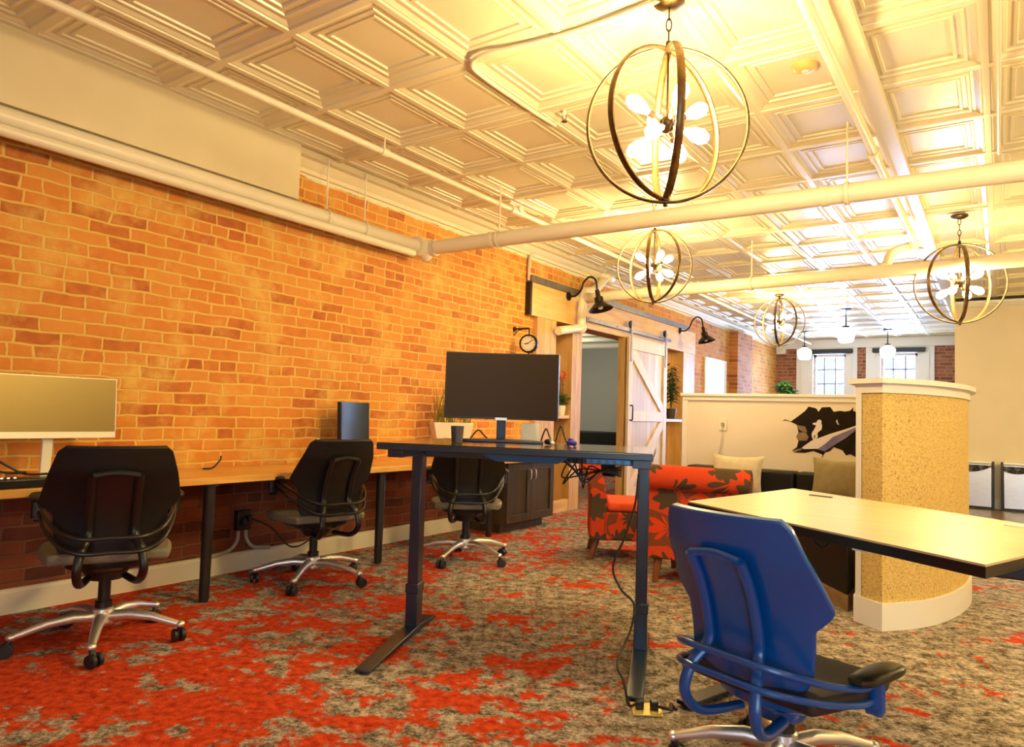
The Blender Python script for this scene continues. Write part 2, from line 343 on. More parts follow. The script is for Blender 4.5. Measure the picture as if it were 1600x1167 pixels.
M['decal_pale'] = mat('pale decal vinyl', (0.80, 0.76, 0.84), 0.5)
M['brass'] = mat('brass outlet plate', (0.85, 0.62, 0.16), 0.3, 0.3)
M['board'] = mat('white glossy board', (0.80, 0.86, 0.88), 0.15)
M['outdoor'] = None
m, nt, N, L, b = newmat('window glass')
tr = N.new('ShaderNodeBsdfTransparent'); gl = N.new('ShaderNodeBsdfGlossy'); gl.inputs['Roughness'].default_value = 0.02
mxs = N.new('ShaderNodeMixShader'); mxs.inputs[0].default_value = 0.06
L.new(tr.outputs[0], mxs.inputs[1]); L.new(gl.outputs[0], mxs.inputs[2]); L.new(mxs.outputs[0], N['Material Output'].inputs['Surface'])
M['glass'] = m

# ---------------------------------------------------------------- mesh builder
class MB:
    def __init__(s): s.v = []; s.f = []
    def add(s, vs, fs, T=None):
        o = len(s.v)
        for p in vs:
            p = Vector(p); s.v.append(tuple(T @ p) if T else tuple(p))
        s.f += [tuple(i+o for i in f) for f in fs]; return s
    def box(s, x0, x1, y0, y1, z0, z1, T=None):
        vs = [(x, y, z) for x in (x0, x1) for y in (y0, y1) for z in (z0, z1)]
        return s.add(vs, [(0, 1, 3, 2), (4, 6, 7, 5), (0, 4, 5, 1), (2, 3, 7, 6), (0, 2, 6, 4), (1, 5, 7, 3)], T)
    def beam(s, a, b_, w, h, up=(0, 0, 1)):
        """box from a to b with width w (sideways) and height h (along up)"""
        a, b_ = Vector(a), Vector(b_); d = (b_-a); ln = d.length; d.normalize()
        u = Vector(up); sd = d.cross(u)
        if sd.length < 1e-5: u = Vector((1, 0, 0)); sd = d.cross(u)
        sd.normalize(); u = sd.cross(d)
        T = Matrix((sd, d, u)).transposed().to_4x4(); T.translation = a
        return s.box(-w/2, w/2, 0, ln, -h/2, h/2, T)
    def tube(s, pts, r, n=10, closed=False, caps=True, flat=None, up=None):
        """tube along pts; r scalar or list; flat=(a,b) gives an elliptic/box-like section scaled on side and up"""
        P = [Vector(p) for p in pts]; k = len(P)
        rs = [r]*k if isinstance(r, (int, float)) else list(r)
        tang = []
        for i in range(k):
            if closed: t = P[(i+1) % k]-P[(i-1) % k]
            else: t = P[min(i+1, k-1)]-P[max(i-1, 0)]
            tang.append(t.normalized())
        if up is not None: nrm = Vector(up)
        else: nrm = Vector((0, 0, 1)) if abs(tang[0].z) < 0.9 else Vector((1, 0, 0))
        vs = []; fa, fb = flat or (1, 1)
        for i in range(k):
            if up is not None: nrm = Vector(up)
            nrm = nrm-tang[i]*nrm.dot(tang[i])
            if nrm.length < 1e-6: nrm = tang[i].orthogonal()
            nrm.normalize(); bi = tang[i].cross(nrm)
            for j in range(n):
                an = 2*math.pi*(j+0.5)/n
                vs.append(P[i]+bi*(math.cos(an)*rs[i]*fa)+nrm*(math.sin(an)*rs[i]*fb))
        fs = []
        for i in range(k if closed else k-1):
            a = i*n; b_ = ((i+1) % k)*n
            for j in range(n): fs.append((a+j, a+(j+1) % n, b_+(j+1) % n, b_+j))
        if caps and not closed:
            fs.append(tuple(range(n-1, -1, -1))); fs.append(tuple((k-1)*n+j for j in range(n)))
        return s.add(vs, fs)
    def lathe(s, prof, n=24, T=None, cap=True):
        vs = [(r*math.cos(2*math.pi*j/n), r*math.sin(2*math.pi*j/n), z) for r, z in prof for j in range(n)]
        fs = []
        for i in range(len(prof)-1):
            for j in range(n): fs.append((i*n+j, i*n+(j+1) % n, (i+1)*n+(j+1) % n, (i+1)*n+j))
        if cap:
            fs.append(tuple(range(n-1, -1, -1))); fs.append(tuple((len(prof)-1)*n+j for j in range(n)))
        return s.add(vs, fs, T)
    def prism(s, poly, z0, z1, T=None):
        n = len(poly)
        vs = [(x, y, z0) for x, y in poly]+[(x, y, z1) for x, y in poly]
        fs = [tuple(range(n-1, -1, -1)), tuple(range(n, 2*n))]+[(i, (i+1) % n, n+(i+1) % n, n+i) for i in range(n)]
        return s.add(vs, fs, T)
    def ell(s, c, rad, nu=16, nv=10, p=1.0, T=None):
        def sg(x, e): return math.copysign(abs(x)**e, x)
        vs = []; fs = []
        for i in range(nv+1):
            ph = -math.pi/2+math.pi*i/nv
            for j in range(nu):
                th = 2*math.pi*j/nu
                vs.append((c[0]+rad[0]*sg(math.cos(ph), p)*sg(math.cos(th), p), c[1]+rad[1]*sg(math.cos(ph), p)*sg(math.sin(th), p), c[2]+rad[2]*sg(math.sin(ph), p)))
        for i in range(nv):
            for j in range(nu): fs.append((i*nu+j, i*nu+(j+1) % nu, (i+1)*nu+(j+1) % nu, (i+1)*nu+j))
        return s.add(vs, fs, T)
    def sheet(s, fn, nu, nv, th=0.0, T=None):
        """grid surface fn(u,v)->point, u,v in 0..1, thickened by th along its normals"""
        g = [[Vector(fn(i/nu, j/nv)) for j in range(nv+1)] for i in range(nu+1)]
        vs = [p for row in g for p in row]; W = nv+1; fs = []
        for i in range(nu):
            for j in range(nv): fs.append((i*W+j, (i+1)*W+j, (i+1)*W+j+1, i*W+j+1))
        if th:
            bk = []
            for i in range(nu+1):
                for j in range(nv+1):
                    du = g[min(i+1, nu)][j]-g[max(i-1, 0)][j]; dv = g[i][min(j+1, nv)]-g[i][max(j-1, 0)]
                    nn = du.cross(dv)
                    if nn.length < 1e-9: nn = Vector((0, 0, 1))
                    bk.append(g[i][j]-nn.normalized()*th)
            o = len(vs); vs += bk
            fs += [tuple(o+k for k in reversed(f)) for f in fs[:nu*nv]]
            ring = [i*W for i in range(nu+1)]+[nu*W+j for j in range(1, nv+1)]+[i*W+nv for i in range(nu-1, -1, -1)]+[j for j in range(nv-1, 0, -1)]
            for a, b_ in zip(ring, ring[1:]+ring[:1]): fs.append((b_, a, o+a, o+b_))
        return s.add(vs, fs, T)
    def build(s, name, m, parent=None, bevel=0.0, smooth=35, seg=2, subsurf=0):
        me = bpy.data.meshes.new(name); me.from_pydata(s.v, [], s.f); me.update()
        me.materials.append(m)
        if smooth:
            me.polygons.foreach_set('use_smooth', [True]*len(me.polygons))
            me.set_sharp_from_angle(angle=R(smooth))
        o = bpy.data.objects.new(name, me); COL.objects.link(o)
        if parent: o.parent = parent
        if bevel:
            md = o.modifiers.new('edge', 'BEVEL'); md.width = bevel; md.segments = seg; md.limit_method = 'ANGLE'; md.angle_limit = R(40)
        if subsurf:
            md = o.modifiers.new('soft', 'SUBSURF'); md.levels = subsurf; md.render_levels = subsurf
        return o

def thing(name, label, cat, loc=(0, 0, 0), rotz=0.0, group=None):
    o = bpy.data.objects.new(name, None); COL.objects.link(o)
    o.location = loc; o.rotation_euler = (0, 0, rotz); o.empty_display_size = 0.1
    o['label'] = label; o['category'] = cat
    if group: o['group'] = group
    return o
def tag(o, label, cat, group=None):
    o['label'] = label; o['category'] = cat
    if group: o['group'] = group
    return o
def struct(o): o['kind'] = 'structure'; return o
def dup(root, loc, rotz, label, group=None):
    r = root.copy(); COL.objects.link(r); r.location = loc; r.rotation_euler = (0, 0, rotz); r['label'] = label
    if group: r['group'] = group
    for ch in list(root.children):
        c = ch.copy(); COL.objects.link(c); c.parent = r
        for g in ch.children:
            d = g.copy(); COL.objects.link(d); d.parent = c
    return r
def smooth_path(pts, n=8, closed=False):
    """Catmull-Rom through pts"""
    P = [Vector(p) for p in pts]; out = []
    k = len(P)
    for i in range(k if closed else k-1):
        if closed: p0, p1, p2, p3 = P[i-1], P[i], P[(i+1) % k], P[(i+2) % k]
        else: p0, p1, p2, p3 = P[max(i-1, 0)], P[i], P[i+1], P[min(i+2, k-1)]
        for j in range(n):
            t = j/n
            out.append(0.5*((2*p1)+(p2-p0)*t+(2*p0-5*p1+4*p2-p3)*t*t+(3*p1-p0-3*p2+p3)*t**3))
    if not closed: out.append(P[-1])
    return out

# ================================================================ THE SETTING
def sbox(name, m, *b, parent=None, bevel=0.0):
    o = MB().box(*b).build(name, m, parent, bevel=bevel, smooth=0)
    if parent is None: struct(o)
    return o

CARPET_END = 9.7
struct(MB().box(WX-0.2, XR, YB, CARPET_END, -0.1, 0).build('floor', M['carpet'], smooth=0))
struct(MB().box(WX-0.2, XR, CARPET_END, YF, -0.1, 0).build('floor_boards', M['wood_floor'], smooth=0))

# left brick wall with the doorway cut out of it
XP = WX+0.07
OP0, OP1, OPZ = 7.32, 11.51, 2.31
w = MB()
w.box(WX-0.2, WX, YB, OP0, 0, CZ); w.box(WX-0.2, WX, OP1, YF, 0, CZ); w.box(WX-0.2, WX, OP0, OP1, OPZ, CZ)
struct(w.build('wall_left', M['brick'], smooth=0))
# brick pier
sbox('pillar', M['brick_pier'], WX+0.001, WX+0.16, 14.2, 15.2, 0, CZ-0.16)
# walls that close the room behind and beside the camera
w = MB()   # wall behind the camera with a wide shop window
FW0, FW1, FZ0, FZ1 = 0.9, 4.3, 0.45, 2.65
w.box(WX-0.2, FW0, YB-0.2, YB, 0, CZ); w.box(FW1, XR, YB-0.2, YB, 0, CZ)
w.box(FW0, FW1, YB-0.2, YB, 0, FZ0); w.box(FW0, FW1, YB-0.2, YB, FZ1, CZ)
struct(w.build('wall_front', M['beige'], smooth=0))
wf = MB()
for x in (FW0, FW0+1.13, FW0+2.26, FW1): wf.box(x-0.03, x+0.03, YB-0.14, YB-0.06, FZ0, FZ1)
for z in (FZ0, FZ1): wf.box(FW0, FW1, YB-0.14, YB-0.06, z-0.03, z+0.03)
w3 = struct(wf.build('window_3', M['white'], smooth=0))
MB().box(FW0, FW1, YB-0.105, YB-0.098, FZ0, FZ1).build('window_pane', M['glass'], w3, smooth=0)
sbox('wall_right', M['beige'], XR, XR+0.2, YB-0.2, YF, 0, CZ)

# far wall: brick panels, white casings, two sash windows
WIN = [(-3.63, -2.92, 0.75, 2.79), (-2.20, -1.48, 0.75, 2.79)]
CAS = [(-4.0, -2.68), (-2.50, -1.16)]
w = MB(); xs = [WX-0.2, WIN[0][0], WIN[0][1], WIN[1][0], WIN[1][1], XR]
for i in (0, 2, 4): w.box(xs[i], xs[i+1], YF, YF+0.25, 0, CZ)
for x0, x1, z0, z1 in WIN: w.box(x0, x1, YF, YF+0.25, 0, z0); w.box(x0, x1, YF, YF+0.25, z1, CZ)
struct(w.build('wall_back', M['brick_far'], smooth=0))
sbox('trim_frieze', M['white'], WX, -0.5, YF-0.07, YF-0.001, 2.93, CZ)
for k, ((x0, x1, z0, z1), (c0, c1)) in enumerate(zip(WIN, CAS)):
    fr = MB()
    fr.box(c0, x0, YF-0.05, YF-0.001, 0, 2.929); fr.box(x1, c1, YF-0.05, YF-0.001, 0, 2.929)
    fr.box(x0, x1, YF-0.05, YF-0.001, z1, 2.929); fr.box(x0, x1, YF-0.05, YF-0.001, 0, z0)
    fr.box(c0+0.10, x0-0.10, YF-0.075, YF-0.05, 0.6, 2.86); fr.box(x1+0.10, c1-0.10, YF-0.075, YF-0.05, 0.6, 2.86)
    wd = struct(fr.build('window_%d' % (k+1), M['white'], smooth=0))
    sh = MB(); w_ = (x1-x0)
    sh.box(x0, x0+0.05, YF+0.08, YF+0.14, z0, z1); sh.box(x1-0.05, x1, YF+0.08, YF+0.14, z0, z1)
    sh.box(x0, x1, YF+0.08, YF+0.14, z0, z0+0.06); sh.box(x0, x1, YF+0.08, YF+0.14, z1-0.06, z1)
    sh.box(x0, x1, YF+0.08, YF+0.14, 1.75, 1.80)
    sh.build('window_sash', M['white'], wd, smooth=0)
    mu = MB()
    for i in (1, 2): mu.box(x0+w_*i/3-0.016, x0+w_*i/3+0.016, YF+0.09, YF+0.13, z0, z1)
    for z in (1.1, 1.43, 2.1, 2.43): mu.box(x0, x1, YF+0.09, YF+0.13, z-0.016, z+0.016)
    mu.build('window_muntin', M['muntin'], wd, smooth=0)
    MB().box(x0, x1, YF+0.105, YF+0.11, z0, z1).build('window_pane', M['glass'], wd, smooth=0)
    MB().box(x0-0.06, x1+0.06, YF-0.16, YF-0.051, z0-0.05, z0).build('window_sill', M['white'], wd, smooth=0)

# beige full-height wall on the right, its crown and baseboard
BX0, BY0 = -0.565, 12.75
sbox('wall_beige', M['beige'], BX0, XR, BY0, YF-0.001, 0, CZ-0.035)
cr = MB(); 
cr.prism([(0, 0), (-0.03, 0), (-0.05, 0.03), (-0.075, 0.05), (-0.08, 0.085), (0, 0.085)], 0, XR-BX0, Matrix(((0, 0, 1, BX0), (1, 0, 0, BY0-0.001), (0, 1, 0, CZ-0.125), (0, 0, 0, 1))))
struct(cr.build('trim_crown', M['white'], smooth=0))
sbox('baseboard_right', M['white'], BX0, XR, BY0-0.02, BY0-0.001, 0, 0.15)

# pressed-tin ceiling: one coffered sheet, every tile stepped in from its seams
RING = [(0, 0), (.018, 0), (.022, .008), (.032, .008), (.058, .020), (.074, .022), (.078, .015), (.092, .015), (.097, .025), (.120, .027), (.124, .020), (.138, .020), (.143, .030)]
TX, TY, X0C, Y0C = 0.602, 0.738, -3.065-0.602*3, 2.287-0.738*8
v = []; f = []
nx, ny = 16, 30
for i in range(nx):
    for j in range(ny):
        x0, y0 = X0C+TX*i, Y0C+TY*j; x1, y1 = x0+TX, y0+TY
        if y0 > YF+0.2 or x0 > XR+0.1 or y1 < YB-0.3: continue
        o = len(v)
        for d, h in RING:
            dy = d*1.12
            v += [(x0+d, y0+dy, CZ+h), (x1-d, y0+dy, CZ+h), (x1-d, y1-dy, CZ+h), (x0+d, y1-dy, CZ+h)]
        for k in range(len(RING)-1):
            a = o+k*4
            for q in range(4): f.append((a+q, a+4+q, a+4+(q+1) % 4, a+(q+1) % 4))
        a = o+(len(RING)-1)*4; f.append((a+3, a+2, a+1, a))
# solid lid above the sheet so no sky leaks in
o = len(v); v += [(WX-0.2, YB-0.2, CZ+0.09), (XR+0.2, YB-0.2, CZ+0.09), (XR+0.2, YF+0.25, CZ+0.09), (WX-0.2, YF+0.25, CZ+0.09)]; f.append((o, o+1, o+2, o+3))
mb = MB(); mb.v = v; mb.f = f
struct(mb.build('ceiling', M['ceil'], smooth=0))
# box batten along the ceiling beside the sprinkler main
bt = MB().box(-0.63, -0.55, YB, YF, CZ-0.05, CZ+0.0)
struct(bt.build('trim_batten', M['ceil'], smooth=0))

# plaster soffit over the left wall (ends at y=3.35) and the cornice that carries on behind it
so = sbox('trim_soffit', M['plaster'], WX+0.001, WX+0.19, YB, 3.35, 2.718, CZ+0.012)
co = MB().prism([(0, -0.13), (0.025, -0.13), (0.035, -0.10), (0.075, -0.06), (0.085, -0.04), (0.12, -0.03), (0.12, 0.03), (0, 0.03)], 3.352, YF, Matrix(((1, 0, 0, WX+0.001), (0, 0, 1, 0), (0, 1, 0, CZ-0.002), (0, 0, 0, 1))))
struct(co.build('trim_cornice', M['plaster'], smooth=25))
bb = MB().prism([(0, 0), (0.022, 0), (0.022, 0.115), (0.012, 0.13), (0, 0.135)], YB, 5.70, Matrix(((1, 0, 0, WX+0.001), (0, 0, 1, 0), (0, 1, 0, 0), (0, 0, 0, 1))))
struct(bb.build('baseboard_left', M['base'], smooth=0))

# timber surround of the sliding door: header, panels, niches, jambs
HB0, HB1 = 2.31, 2.69
sur = MB().box(WX+0.001, XP, 6.75, 12.05, HB0, HB1).build('trim_door_surround', M['pine_h'], smooth=0, bevel=0.004); struct(sur)
NB = WX-0.17
def nb(name, m, *b): return MB().box(*b).build(name, m, sur, smooth=0)
nb('pine_panel', M['pine'], WX+0.001, XP-0.01, 6.89, 7.32, 0, HB0-.001)
nb('pine_panel', M['pine'], WX+0.001, XP-0.01, 11.51, 12.05, 0, HB0-.001)
nb('pine_panel', M['pine'], WX-0.04, XP-0.04, 9.29, 10.73, 0, HB0-.001)
for a, b_ in ((7.32, 7.706), (10.73, 11.51)):
    nb('niche_back', M['pine'], NB-.02, NB, a, b_, 0, HB0-.001)
    nb('niche_side', M['pine'], NB-.02, WX, a-.02, a+.001, 0, HB0-.001)
    nb('niche_side', M['pine'], NB-.02, WX+.0, b_-.001, b_+.02, 0, HB0-.001)
nb('jamb', M['pine'], WX-0.06, XP, 7.706, 7.95, 0, HB0-.001)
nb('jamb', M['pine'], WX-0.03, XP, 9.20, 9.29, 0, HB0-.001)
nb('plinth_board', M['pine_h'], WX, XP-.005, 7.32, 7.706, 0.0, 0.14)
nb('steel_lintel', M['steel_grey'], WX+0.001, XP+0.012, 6.72, 11.75, HB1+.001, HB1+.08)
nb('end_plate', M['leg_iron'], WX+0.001, XP, 6.71, 6.749, HB0, HB1+.0)

# room seen through the doorway
AX, AY = -10.0, 14.2
sbox('floor_side_room', M['carpet'], AX, WX-0.201, 5.5, AY, -0.1, 0)
sbox('wall_side_room_back', M['grey_wall'], AX, WX-0.2, AY, AY+0.2, 0, 2.75)
sbox('wall_side_room_left', M['grey_wall'], AX-0.2, AX, 5.5, AY, 0, 2.75)
sbox('wall_side_room_front', M['grey_wall'], AX, WX-0.2, 5.3, 5.5, 0, 2.75)
ce = MB().box(AX, WX-0.2, 5.5, AY, 2.72, 2.8)
for k in range(6): ce.tube([(AX, 7.5+k*1.1, 2.66), (WX-0.25, 7.2+k*1.25, 2.66)], 0.035+0.012*(k % 3), 10)
struct(ce.build('ceiling_side_room', mat('white painted side room ceiling', (0.62, 0.60, 0.50), 0.6), smooth=35))

# low wall behind the sofa
HY = 7.45; HX0, HX1, HZ = -2.84, -0.78, 1.46
hw = MB().box(HX0, HX1, HY, HY+0.14, 0, HZ-0.075).build('wall_half', M['half'], smooth=0); struct(hw)
MB().box(HX0-0.035, HX1, HY-0.035, HY+0.175, HZ-0.03, HZ).box(HX0-0.015, HX1, HY-0.018, HY+0.158, HZ-0.075, HZ-0.03).build('wall_cap', M['white'], hw, smooth=0, bevel=0.004)
MB().box(HX0-0.012, HX0+0.045, HY-0.012, HY+0.152, 0, HZ-0.075).build('end_trim', M['white'], hw, smooth=0)

# curved cork partition
A_ = Vector((-0.718, 4.768)); B_ = Vector((-0.566, 4.651))
arc = [B_, Vector((-0.45, 4.80)), Vector((-0.36, 4.955)), Vector((-0.28, 5.18)), Vector((-0.215, 5.47)), Vector((-0.182, 5.82)), Vector((-0.20, 6.25)), Vector((-0.27, 6.75)), Vector((-0.40, 7.25)), Vector((-0.50, 7.59))]
arc = [Vector((p.x, p.y)) for p in smooth_path([(q.x, q.y, 0) for q in arc], 5)]
poly = [A_]+arc+[Vector((-0.76, 7.59))]
def grow(poly, d):
    n = len(poly); out = []
    for i in range(n):
        a, b_, c = poly[i-1], poly[i], poly[(i+1) % n]
        n1 = Vector(((b_-a).y, -(b_-a).x)).normalized(); n2 = Vector(((c-b_).y, -(c-b_).x)).normalized()
        m_ = (n1+n2); m_ = m_/max(0.35, m_.length_squared)*2
        out.append(b_+m_*d)
    return out
area = sum(poly[i-1].x*poly[i].y-poly[i].x*poly[i-1].y for i in range(len(poly)))
if area < 0: poly = poly[::-1]
CT = 1.455
pw = MB().prism([tuple(p) for p in poly], 0, CT-0.06).build('wall_partition', M['cork'], smooth=30); struct(pw)
cap = MB().prism([tuple(p) for p in grow(poly, 0.012)], CT-0.085, CT-0.03).prism([tuple(p) for p in grow(poly, 0.045)], CT-0.03, CT)
cap.build('wall_cap', M['white'], pw, smooth=30)
MB().prism([tuple(p) for p in grow(poly, 0.016)], 0, 0.155).build('wall_baseboard', M['white'], pw, smooth=30)
e_ = (B_-A_).normalized()
MB().prism([tuple(A_+e_*0.045+Vector((e_.y, -e_.x))*0.010), tuple(A_+e_*0.0+Vector((e_.y, -e_.x))*0.010), tuple(A_+Vector((-0.012, 0.03))), tuple(A_+Vector((0.02, 0.05)))], 0.155, CT-0.085).build('end_trim', M['white'], pw, smooth=0)

# ================================================================ OFFICE CHAIRS
def make_chair(name, label, zb, arm_z, arm_in, shell, seatm, group, fab):
    """zb: height of the seat; origin on the floor under the gas cylinder, sitter faces +Y"""
    t = thing(name, label, 'chair', group=group)
    HB = 0.505
    prof = [(0, .165), (.03, .195), (.1, .212), (.38, .225), (.44, .262), (.5, .28), (.75, .252), (.95, .222), (.985, .212), (1, .195)]
    def hw(v):
        for (a, x), (b_, y) in zip(prof, prof[1:]):
            if v <= b_: return x+(y-x)*(v-a)/(b_-a)
        return prof[-1][1]
    def bs(x, v):
        return Vector((x, -0.235-0.14*v+0.035*math.sin(math.pi*min(1, v*1.3))+0.085*(x/0.29)**2, zb-0.01+HB*v))
    MB().sheet(lambda u, v: bs((2*u-1)*hw(v), v), 14, 24, 0.028).build('backrest', fab, t, bevel=0.006)
    fr = MB()
    for sx in (-1, 1):
        X = 0.088*sx
        pts = [bs(X, .75)+Vector((0, -.035, 0)), bs(X, .55)+Vector((0, -.032, 0)), bs(X, .3)+Vector((0, -.035, 0)), bs(X*1.02, .18)+Vector((0, -.045, 0)),
               bs(X*1.3, .06)+Vector((0, -.095, 0)), Vector((X*1.42, -.335, zb-.065)), Vector((X*1.25, -.27, zb-.13)), Vector((X*.85, -.12, zb-.135))]
        fr.tube(smooth_path(pts, 6), 0.0155, 10, flat=(1.2, 1.0))
    a, b_ = bs(-.088, .75), bs(.088, .75)
    fr.tube(smooth_path([a+Vector((0, -.035, 0)), (a+b_)/2+Vector((0, -.034, .012)), b_+Vector((0, -.035, 0))], 6), 0.013, 8)
    fr.build('back_frame', shell, t)
    MB().sheet(lambda u, v: bs((2*u-1)*.088, .12+.63*v)+Vector((0, -.022, 0)), 6, 8, 0.008).build('back_plate', shell, t)
    for k, dz in enumerate((0.04, -0.025)):
        zc = zb+0.045+dz
        ez = arm_z-0.055+dz*0.7
        half = [(0, -.335, zc), (.11, -.335, zc), (.19, -.285, zc+(ez-zc)*.2), (.245, -.17, zc+(ez-zc)*.65), (.27, -.04, ez), (.273, .03, ez)]
        pts = [(-x, y, z) for x, y, z in half[::-1]]+half[1:]
        MB().tube(smooth_path(pts, 6), 0.0105, 10).build('arm_bar', shell, t)
    for sx in (-1, 1):
        ar = MB().ell((.275*sx, .05, arm_z), (.042, .135, .018), 20, 10, 0.7)
        ar.build('armrest', fab if fab is not M['daylit_pl'] else M['black'], t)
        MB().tube([(.273*sx, .035, arm_z-.012), (.273*sx, .035, arm_z-.10)], 0.021, 10, flat=(.8, 1.5)).tube([(.273*sx-.02, .035, arm_z-.10), (.273*sx+.02, .035, arm_z-.10)], 0.017, 10).build('arm_post', shell, t)
    def seat(u, v):
        x = (2*u-1); y = -0.23+0.50*v
        wd = 0.235+0.035*math.sin(math.pi*min(1, v*1.05))-(0.05*max(0, v-.85)/.15)
        z = zb+0.012-0.05*max(0, (v-.72)/.28)**2-0.012*(1-abs(x)**3)
        return (x*wd, y, z-0.012*abs(x)**6)
    MB().sheet(seat, 12, 14, 0.05).build('seat', seatm, t, bevel=0.015, seg=3)
    MB().ell((0, .0, zb-.062), (.19, .20, .055), 20, 10, 0.8).lathe([(.075, zb-.16), (.10, zb-.12), (.10, zb-.08)], 16, Matrix.Translation((0, -.02, 0))).build('mechanism', shell if shell is not M['daylit_pl'] else M['daylit_pl'], t)
    MB().lathe([(.026, .14), (.026, zb-.14)], 14).lathe([(.036, .165), (.036, .20)], 14).build('gas_cylinder', M['black'], t)
    bs_ = MB().lathe([(.034, .085), (.046, .10), (.043, .165), (.034, .172)], 20)
    for k in range(5):
        an = R(72*k); c, s = math.cos(an), math.sin(an)
        P = [(.03, .128), (.12, .137), (.22, .125), (.31, .098), (.345, .088)]
        bs_.tube([(c*x, s*x, z) for x, z in P], [.030, .029, .024, .019, .017], 12, flat=(.9, .85))
        bs_.ell((c*.348, s*.348, .088), (.021, .021, .017), 12, 8)
    b = bs_.build('base', M['alu'], t)
    for k in range(5):
        an = R(72*k)
        ca = MB(); T = Matrix.Translation((.348*math.cos(an), .348*math.sin(an), 0)) @ Matrix.Rotation(an+0.9+k*1.3, 4, 'Z')
        for sx in (-1, 1):
            ca.lathe([(.008, -.010), (.027, -.010), (.031, -.006), (.031, .006), (.027, .010), (.008, .010)], 18, T @ Matrix.Translation((.018, .017*sx, .031)) @ Matrix.Rotation(R(90), 4, 'X'))
        ca.tube([T @ Vector((.018, 0, .03)), T @ Vector((.012, 0, .058)), T @ Vector((0, 0, .078))], [.012, .014, .010], 8)
        ca.build('caster', M['rubber'], b)
    return t

GC = 'black task chairs along the brick wall'
ch1 = make_chair('office_chair', 'black task chair at the left end of the oak bench, before the screen with bronze glare', 0.475, 0.71, 0, M['black'], M['seat_fab'], GC, M['black_fab'])
c = on_z(158, 1003, 0); ch1.location = (c.x, c.y, 0); ch1.scale = (1.06, 1.04, 1.0); ch1.rotation_euler.z = R(67)
def base_rot(ch, deg):
    for o in ch.children:
        if o.name.split('.')[0] == 'base': o.rotation_euler.z = R(deg)-ch.rotation_euler.z
base_rot(ch1, -32)
c = on_z(487, 908, 0)
ch2 = dup(ch1, (c.x, c.y, 0), R(78), 'black task chair at the middle of the oak bench, between two dark bench legs', GC); base_rot(ch2, 15)
c = on_z(725, 873, 0)
ch3 = dup(ch1, (c.x+0.02, c.y-0.02, 0), R(40), 'black task chair facing the bench corner, seen under the standing desk', GC); base_rot(ch3, -6)
ch4 = make_chair('office_chair', 'task chair with daylight tinted blue back tucked under the tan desk in front', 0.385, 0.42, 0, M['daylit_pl'], M['blue_seat'], None, M['daylit_pl'])
ch4.scale = (1.02,)*3; ch4.location = (-0.590, 2.485, 0); ch4.rotation_euler.z = R(-19); base_rot(ch4, 50)

# ================================================================ OAK BENCH ALONG THE WALL
BF = -3.862; BT = 0.742
bench = thing('wall_bench', 'long honey oak worktop running along the brick wall', 'desk', ((BF+WX)/2, 2.2, 0))
bx, by = bench.location.x, bench.location.y
MB().box(WX+0.004-bx, BF-bx, -0.9-by, 6.62-by, BT-0.042, BT).build('worktop', M['oak'], bench, bevel=0.004)
for (px, py) in ((318, 940), (590, 880), (763, 838)):
    p = on_z(px, py, 0); T = Matrix.Translation((p.x-bx, p.y-by, 0))
    MB().lathe([(.026, 0.0), (.026, .012), (.030, .012), (.034, BT-.06), (.055, BT-.055), (.055, BT-.043)], 16, T).build('leg', M['leg_iron'], bench)
MB().box(WX+0.03-bx, WX+0.06-bx, -0.9-by, 5.6-by, BT-0.10, BT-0.043).build('wall_cleat', M['leg_iron'], bench, smooth=0)

# cabinet under the bench's far end
cb = thing('base_cabinet', 'dark espresso two door cabinet under the end of the oak bench', 'cabinet', (-4.2, 6.15, 0))
y0, y1 = 5.72-6.15, 6.60-6.15; xf = -3.965+4.2; xb = WX+0.028+4.2
MB().box(xb, xf-0.02, y0, y1, 0.09, 0.69).build('body', M['darkwood'], cb, bevel=0.003)
MB().box(xb, xf-0.09, y0+0.03, y1-0.07, 0.0, 0.09).build('plinth', M['darkwood'], cb, smooth=0)
for k, (a, b_) in enumerate(((y0+.005, -.003), (.003, y1-.005))):
    d = MB().box(xf-0.019, xf-0.006, a, b_, 0.10, 0.685)
    for q in ((a, a+.07, .10, .685), (b_-.07, b_, .10, .685), (a+.07, b_-.07, .10, .175), (a+.07, b_-.07, .61, .685)): d.box(xf-0.006, xf+0.006, *q)
    dd = d.build('door', M['darkwood'], cb, bevel=0.002)
    yy = -.045 if k == 0 else .045
    MB().tube(smooth_path([(xf+.004, yy, .62), (xf+.03, yy, .61), (xf+.036, yy, .565), (xf+.03, yy, .52), (xf+.004, yy, .51)], 5), .006, 8).build('handle', M['alu'], dd)

